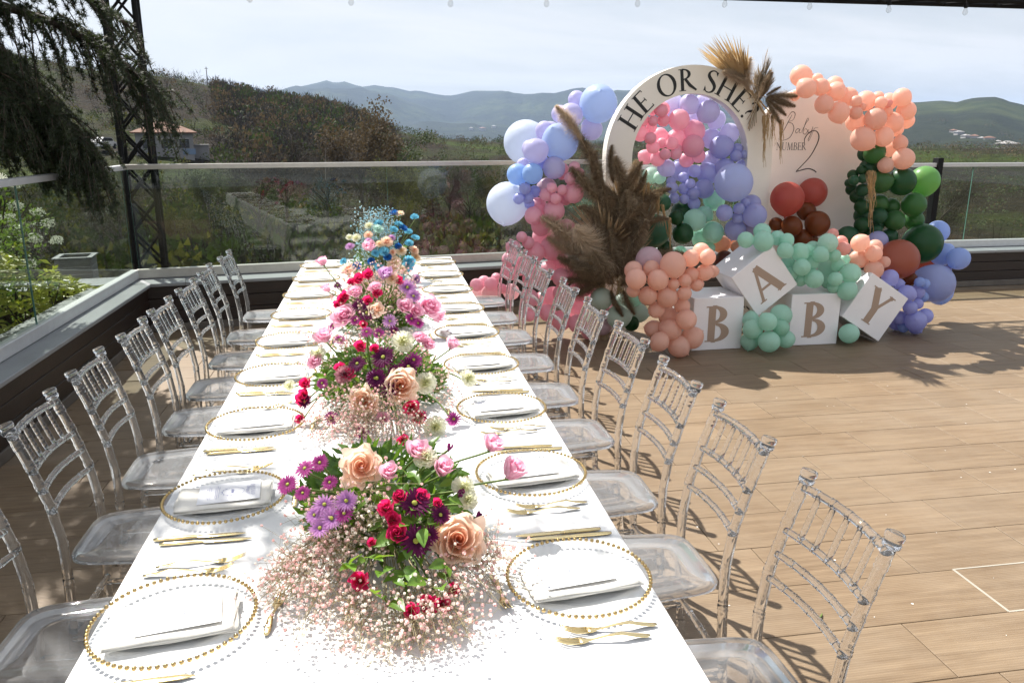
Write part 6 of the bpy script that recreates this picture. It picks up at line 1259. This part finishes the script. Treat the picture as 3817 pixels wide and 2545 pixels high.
obj("crown", mb, LVV, vs)
mb = MB()
for i in range(10): mb.tube([(0, rr.uniform(-.4, .5), 0), (rr.uniform(-.15, .1), rr.uniform(-.6, .8), .45)], [.008, .004], 4)
obj("stems", mb, BARK, vs)
for j, (x, y, lab) in enumerate(((-2.75, 5.55, "strap-leaved plant arching behind the left glass railing at the frame edge"),)):
    sp = thing("strap_leaf_plant", lab, "plant", (x, y, .12))
    for i in range(22):
        a = rr.uniform(0, 6.28); l = rr.uniform(.35, .6); d = Vector((math.cos(a), math.sin(a), 0)); s_ = Vector((-math.sin(a), math.cos(a), 0)); V = []; F = []
        for k in range(7):
            u = k / 6; c = d * l * .7 * u + Vector((0, 0, l * (1.5 * u - 1.25 * u * u))); w = .022 * math.sin(math.pi * min(.97, .15 + .8 * u)); V += [c - s_ * w, c + Vector((0, 0, -.006)), c + s_ * w]
            if k: n0 = len(V) - 6; F += [(n0, n0 + 1, n0 + 4, n0 + 3), (n0 + 1, n0 + 2, n0 + 5, n0 + 4)]
        obj("leaf", MB().add(V, F), STRAP, sp, smooth=True)

# ---------------- trees and scrub on the slopes
TWIG = M("bare_twigs", (.028, .020, .013), .9, island=.3)
TRUNK = M("grey_trunk", (.07, .055, .042), .9, var=.3, scale=3)
CR = {'bare': TWIG, 'tan': M("tan_spring_crown", (.085, .060, .030), .9, transl=.3, island=.3), 'yellow': M("yellow_green_crown", (.085, .085, .014), .8, transl=.35, island=.35), 'green': M("fresh_green_crown", (.036, .054, .010), .8, transl=.3, island=.35), 'conifer': M("conifer_crown", (.015, .028, .014), .8, island=.3)}
def tree_geo(seed, kd, h):
    rr = random.Random(seed); tr = MB(); V = []; F = []
    tr.tube([(0, 0, -.4), (rr.uniform(-.03, .03) * h, 0, h * .35), (rr.uniform(-.05, .05) * h, rr.uniform(-.05, .05) * h, h * .72)], [h * .022, h * .016, h * .006], 6)
    if kd == 'conifer':
        for i in range(900):
            u = rr.random(); z = h * (.08 + .92 * u); r = h * .20 * (1 - u) * rr.uniform(.3, 1.05) + .03; a = rr.uniform(0, 6.28); c = Vector((r * math.cos(a), r * math.sin(a), z)); l = h * .045
            d = Vector((math.cos(a), math.sin(a), -.2)); s_ = Vector((-math.sin(a), math.cos(a), rr.uniform(-.4, .4))) * l * .45; k = len(V); V += [c - s_, c + s_, c + d * l]; F.append((k, k + 1, k + 2))
        return tr, V, F
    for b in range(11):
        z0 = h * rr.uniform(.22, .62); a = rr.uniform(0, 6.28); l = h * rr.uniform(.28, .46); d = Vector((math.cos(a) * .65, math.sin(a) * .65, rr.uniform(.55, 1.0))).normalized(); p0 = Vector((0, 0, z0)); p1 = p0 + d * l
        tr.tube([p0, p0 + d * l * .5 + Vector((0, 0, .02 * h)), p1], [h * .008, h * .005, h * .002], 4, False)
        for t_ in range(5):
            q = p0.lerp(p1, rr.uniform(.3, 1)); dd = (d + Vector((rr.gauss(0, .6), rr.gauss(0, .6), rr.gauss(.2, .5)))).normalized(); e = q + dd * h * rr.uniform(.10, .22); tr.tube([q, e], [h * .003, h * .0012], 3, False)
            n_ = 80 if kd == 'bare' else 70
            for k_ in range(n_):
                c = q.lerp(e, rr.uniform(.1, 1.1)) + Vector((rr.gauss(0, .045), rr.gauss(0, .045), rr.gauss(0, .04))) * h; dv = (dd + Vector((rr.gauss(0, .7), rr.gauss(0, .7), rr.gauss(.2, .7)))).normalized(); sv = dv.orthogonal().normalized(); k = len(V)
                if kd == 'bare': l2 = h * rr.uniform(.03, .07); w = h * .0014; V += [c - sv * w, c + sv * w, c + dv * l2]; F.append((k, k + 1, k + 2))
                else: l2 = h * rr.uniform(.012, .026); V += [c, c + sv * l2 * .6, c + dv * l2, c - sv * l2 * .6]; F.append((k, k + 1, k + 2, k + 3))
    return tr, V, F
protos = {}
def tree(kd, az, d, h, label, seed):
    key = (kd, seed % 3)
    if key not in protos:
        tr, V, F = tree_geo(seed % 3 + 10 * len(kd), kd, 1.0); a = tr.mesh("trunk", True); a.materials.append(TRUNK); b = MB().add(V, F).mesh("crown"); b.materials.append(CR[kd]); protos[key] = (a, b)
    a, b = protos[key]; p = at_ground(az, d)
    t = thing("bare_tree" if kd == 'bare' else ("conifer_tree" if kd == 'conifer' else "broadleaf_tree"), label, "tree", p, (seed * 1.7) % 6.28, "trees on the slope beyond the railing")
    t.scale = (h, h, h); obj("trunk", a, None, t); obj("crown", b, None, t)
tree('tan', -1.2, 62, 8.5, "pale tan tree standing just left of the bend in the hill road", 0)
tree('tan', -.2, 70, 7.5, "tan feathery tree close beside the pale tan one at mid hill", 1)
tree('yellow', 1.9, 52, 5.2, "yellow-green leafy tree in the valley right of the hill", 0)
tree('yellow', 2.7, 55, 4.8, "rounder yellow-green tree beside the dark conifer", 1)
tree('yellow', 1.3, 46, 3.4, "small yellow sapling below the yellow-green trees", 2)
tree('conifer', 3.75, 60, 4.6, "dark pointed conifer right of the yellow-green trees", 0)
tree('conifer', 3.4, 63, 4.2, "second dark conifer half hidden by its pointed neighbour", 1)
tree('green', 1.35, 78, 8.0, "thin pale green tree rising above the yellow-green trees", 0)
tree('bare', .75, 55, 5.0, "slim dark bare tree beside the hill road", 2)
tree('bare', -3.6, 58, 7.0, "tall bare tree in the middle of the brown slope", 0)
tree('bare', -6.4, 54, 7.0, "forked bare tree left of the middle of the brown slope", 1)
tree('bare', -8.2, 50, 6.0, "bare tree below the green meadow right of the house", 2)
tree('bare', 5.0, 64, 4.6, "bare tree right of the conifers", 1)
tree('bare', 6.4, 60, 4.4, "bare tree near the pale balloons on the valley side", 0)
tree('green', 8.0, 75, 4.5, "green bush-like tree just left of the pale balloons", 1)
tree('green', -11.4, 62, 4.2, "rounded green tree right below the tile-roofed house", 2)
tree('yellow', -13.6, 50, 3.0, "yellow-green bush tree below the house in front of the tower", 1)
tree('bare', -17.0, 45, 5.0, "bare tree behind the cedar left of the tower", 0)
tree('bare', 38.0, 40, 3.6, "bare tree beyond the right railing beside the green balloons", 1)
# scrub and woodland too many to count: small bushes, bare poles and brush over the slopes
rr = random.Random(5); parts = {'bare': ([], []), 'green': ([], []), 'yellow': ([], []), 'tan': ([], [])}
for i in range(5200):
    az = rr.uniform(-27, 46); d = 13 * (235 / 13) ** (rr.random() ** .75)
    w_ = fbm(d * math.sin(R(az)), d * math.cos(R(az)), 40); hillside = az < 1
    kd = 'bare' if w_ > -.05 or (d < 60 and rr.random() < .6) else rr.choice(('green', 'green', 'yellow', 'bare'))
    if rr.random() < .06: kd = 'tan'
    if hillside and w_ < -.12 and d > 90 and rr.random() < .65: continue
    if -18.5 < az < -11 and 92 < d < 126: continue
    s_ = rr.uniform(.5, 1.5) * .75 * (1 + d / 150)
    if d < 30: s_ = rr.uniform(.4, 1.0)
    if az > 1.5 and d > 70: s_ *= .6
    if az > 9: s_ = min(s_, 1.6)
    p = at_ground(az, d); V, F = parts[kd]
    nn = 60 if d < 60 else 30
    for k_ in range(nn):
        d0 = Vector((rr.gauss(0, 1), rr.gauss(0, 1), abs(rr.gauss(0, 1)))).normalized(); rad = rr.random() ** .5; c = p + Vector((d0.x * s_ * .8, d0.y * s_ * .8, d0.z * s_ * 1.1)) * rad
        dv = (d0 + Vector((rr.gauss(0, .5), rr.gauss(0, .5), rr.gauss(.4, .5)))).normalized(); sv = dv.orthogonal().normalized(); k = len(V)
        if kd == 'bare': l2 = s_ * rr.uniform(.25, .6); w = s_ * .018; V += [c - sv * w, c + sv * w, c + dv * l2]; F.append((k, k + 1, k + 2))
        else: l2 = s_ * rr.uniform(.10, .24); V += [c, c + sv * l2 * .5, c + dv * l2, c - sv * l2 * .5]; F.append((k, k + 1, k + 2, k + 3))
    if kd == 'bare' and d < 120 and rr.random() < .35:
        q = Vector((rr.gauss(0, .1), rr.gauss(0, .1), 1)) * s_ * 1.7; w = Vector((.02 + .012 * s_, 0, 0)); k = len(V); V += [p - w, p + w, p + q]; F.append((k, k + 1, k + 2)); w = Vector((0, .02 + .012 * s_, 0)); k = len(V); V += [p - w, p + w, p + q]; F.append((k, k + 1, k + 2))
def bush(kd, az, d, s_, nn):
    p = at_ground(az, d); V, F = parts[kd]
    for k_ in range(nn):
        d0 = Vector((rr.gauss(0, 1), rr.gauss(0, 1), abs(rr.gauss(0, 1)))).normalized(); rad = rr.random() ** .4; c = p + Vector((d0.x * s_, d0.y * s_, d0.z * s_ * 1.1)) * rad
        dv = (d0 + Vector((rr.gauss(0, .5), rr.gauss(0, .5), rr.gauss(.4, .5)))).normalized(); sv = dv.orthogonal().normalized(); k = len(V)
        if kd == 'bare': l2 = s_ * rr.uniform(.25, .5); w = s_ * .03; V += [c - sv * w, c + sv * w, c + dv * l2]; F.append((k, k + 1, k + 2))
        else: l2 = s_ * rr.uniform(.14, .28); V += [c, c + sv * l2 * .5, c + dv * l2, c - sv * l2 * .5]; F.append((k, k + 1, k + 2, k + 3))
# the brown wood on the hill, the hedges of the valley and the brush below the railing
for i in range(1500):
    az = rr.uniform(-10.5, 1.2); d = rr.uniform(95, 236)
    if az < -5 and d < 150 + (az + 10.5) * -8 and rr.random() < .6: continue
    bush(rr.choice(('bare', 'bare', 'bare', 'tan', 'green')), az, d, rr.uniform(1.2, 2.6) * (.6 if d > 215 else 1), 46)
for i in range(700): bush(rr.choice(('green', 'green', 'yellow', 'bare')), rr.uniform(-24, -9), rr.uniform(60, 232), rr.uniform(.5, 1.3), 34)
for i in range(500): bush(rr.choice(('green', 'yellow', 'bare', 'green')), rr.uniform(-20, 8), rr.uniform(30, 70), rr.uniform(.7, 1.7), 60)
for i in range(3200):
    az = rr.uniform(.5, 46); d = 90 * 16 ** rr.random(); bush(rr.choice(('bare', 'green', 'green', 'tan')), az, d, rr.uniform(.5, 1.1) * (1 + d / 240), 30)
for kd, (V, F) in parts.items():
    o = kind(obj("brush" if kd == 'bare' else "scrub", MB().add(V, F), CR[kd]), "stuff")
    tag(o, {'bare': "brown leafless brush covering the slopes beyond the railing", 'green': "green scrub scattered over the slopes beyond the railing", 'yellow': "yellow-green scrub scattered over the slopes", 'tan': "tan spring scrub scattered over the slopes"}[kd], "scrub")

# ---------------- houses, car, pole
ROOF = M("terracotta_roof", (.17, .085, .055), .85, var=.25, scale=2.5); WALLH = M("grey_render", (.20, .20, .21), .85, var=.1, scale=1); WALLW = M("white_render", (.36, .35, .34), .85, var=.06, scale=1); DARKW = M("dark_window", (.02, .022, .028), .25); BLUEW = M("blue_shutter", (.12, .18, .28), .6)
def house(name, label, az, d, w, dp, h, rot, wall, roof_h=.35, roof=ROOF, detail=True, sink=.4):
    t = thing(name, label, "house", at_ground(az, d, -sink * .5), rot)
    wl_ = obj("wall", MB().box(-w / 2, w / 2, -dp / 2, dp / 2, -1, h), wall, t)
    o_ = .08 * w; mb = MB(); rw = w / 2 + o_; rd = dp / 2 + o_; rh = h + w * roof_h * .5; rl = max(.05, w / 2 - dp / 2)
    mb.add([(-rw, -rd, h + .02), (rw, -rd, h + .02), (rw, rd, h + .02), (-rw, rd, h + .02), (-rl, 0, rh), (rl, 0, rh), (-rw, -rd, h - .12), (rw, -rd, h - .12), (rw, rd, h - .12), (-rw, rd, h - .12)], [(0, 1, 5, 4), (1, 2, 5), (2, 3, 4, 5), (3, 0, 4), (6, 7, 1, 0), (7, 8, 2, 1), (8, 9, 3, 2), (9, 6, 0, 3), (9, 8, 7, 6)])
    obj("roof", mb, roof, t)
    if detail:
        for x in (-.30, .02, .34): 
            wn = obj("window", MB().box(w * x - .55, w * x + .55, -dp / 2 - .04, -dp / 2 + .02, h - 1.9, h - .8), DARKW, t); obj("frame", MB().box(w * x - .62, w * x + .62, -dp / 2 - .06, -dp / 2 - .041, h - .8, h - .7), WALLW, wn)
        obj("door", MB().box(w * .30, w * .30 + 1.5, -dp / 2 - .05, -dp / 2 + .02, 0, h - 2.0), BLUEW, t)
    return t
house("house", "grey house with terracotta hip roof on the hillside behind the tower", -13.75, 112, 6.6, 5.4, 2.7, R(14), WALLH, .42)
# pad of the car
CARW = M("white_car_paint", (.75, .76, .78), .25, coat=.6); TYRE = M("tyre_rubber", (.015, .015, .015), .8)
ct = thing("parked_car", "small white car parked on the hillside left of the tower", "car", at_ground(-17.35, 112, .25), R(78))
mb = MB().prism([(-2, .35), (2, .35), (2.05, .75), (1.2, .92), (.7, 1.4), (-1.1, 1.45), (-1.75, .95), (-2.05, .85)], -.8, .8, lambda x, z, y: (x, y, z)); obj("body", mb, CARW, ct)
obj("windscreen", MB().prism([(-1.55, .98), (1.05, .98), (.65, 1.36), (-1.05, 1.40)], -.82, .82, lambda x, z, y: (x, y, z)), DARKW, ct)
for x in (-1.25, 1.25):
    for y in (-.75, .75): obj("wheel", MB().tube([(x, y - .1, .33), (x, y + .1, .33)], .33, 14), TYRE, ct)
shd = thing("shed", "small grey shed right of the tile-roofed house", "shed", at_ground(-11.55, 112, 0), R(10)); obj("wall", MB().box(-.9, .9, -.8, .8, -1, 1.5), WALLH, shd); obj("roof", MB().box(-1, 1, -.95, .95, 1.51, 1.62), WALLW, shd)
pole = tag(obj("utility_pole", MB().tube([(0, 0, -1), (0, 0, 4.6)], [.11, .08], 8).box(-.4, .4, -.04, .04, 4.1, 4.2), TRUNK, None, at_ground(-10.8, 226)), "utility pole on the ridge of the left hill", "pole")
def find_d(az, el, d0, d1):
    best = min(range(int(d0), int(d1), 12), key=lambda d: abs(math.degrees(math.atan2(ground_z(az, d) - 1.75, d)) - el)); return best
VIL = [(az, find_d(az, el, 420, 2080), w, c) for az, el, w, c in ((38.05, .13, 9, 0), (38.35, .0, 10, 1), (38.75, -.21, 10, 1), (39.2, -.31, 12, 0), (39.6, -.36, 9, 1), (40.0, -.39, 11, 0), (40.5, -.51, 8, 1), (41.0, -.89, 7, 1), (41.4, -1.07, 5, 1))]
VIL += [(az, find_d(az, el, 2300, 4500), w, c) for az, el, w, c in ((5.9, .39, 22, 0), (6.6, .33, 20, 1), (7.4, .30, 24, 0), (8.2, .45, 22, 1), (8.7, .53, 24, 0))]
VW = ["topmost", "second highest", "upper", "middle", "lower", "lowest"]
for i, (az, d, w, c) in enumerate(VIL):
    place = "in village on the far right hillside" if az > 20 else "in village beyond the pale balloons"
    j = i if az > 20 else i - 9
    house("house", "%s %s house %s, %s from the left" % ("small", "white" if c else "tile-roofed", place, ORD[j]), az, d, w, w * .75, w * .4, rr.uniform(0, 3), WALLW, .35, ROOF if not c else M("pale_roof_%d" % i, (.26, .25, .25), .8), False, 0)

# ---------------- haze: thin air between here and the mountains
hz_m = bpy.data.materials.new("thin_air"); hz_m.use_nodes = True; nt = hz_m.node_tree; nt.nodes.remove(nt.nodes['Principled BSDF'])
pv = nt.nodes.new('ShaderNodeVolumePrincipled'); pv.inputs['Color'].default_value = (.50, .68, 1.0, 1); pv.inputs['Density'].default_value = HAZE_D; pv.inputs['Anisotropy'].default_value = .2
nt.links.new(pv.outputs[0], nt.nodes['Material Output'].inputs['Volume'])
zlow = min(v.co.z for v in bpy.data.objects['terrain'].data.vertices); zhigh = max(v.co.z for v in bpy.data.objects['terrain'].data.vertices)
kind(obj("haze", MB().box(-9300, 9300, -400, 9300, min(-3.6, zlow) - 1.5, zhigh + 15), hz_m), "stuff")
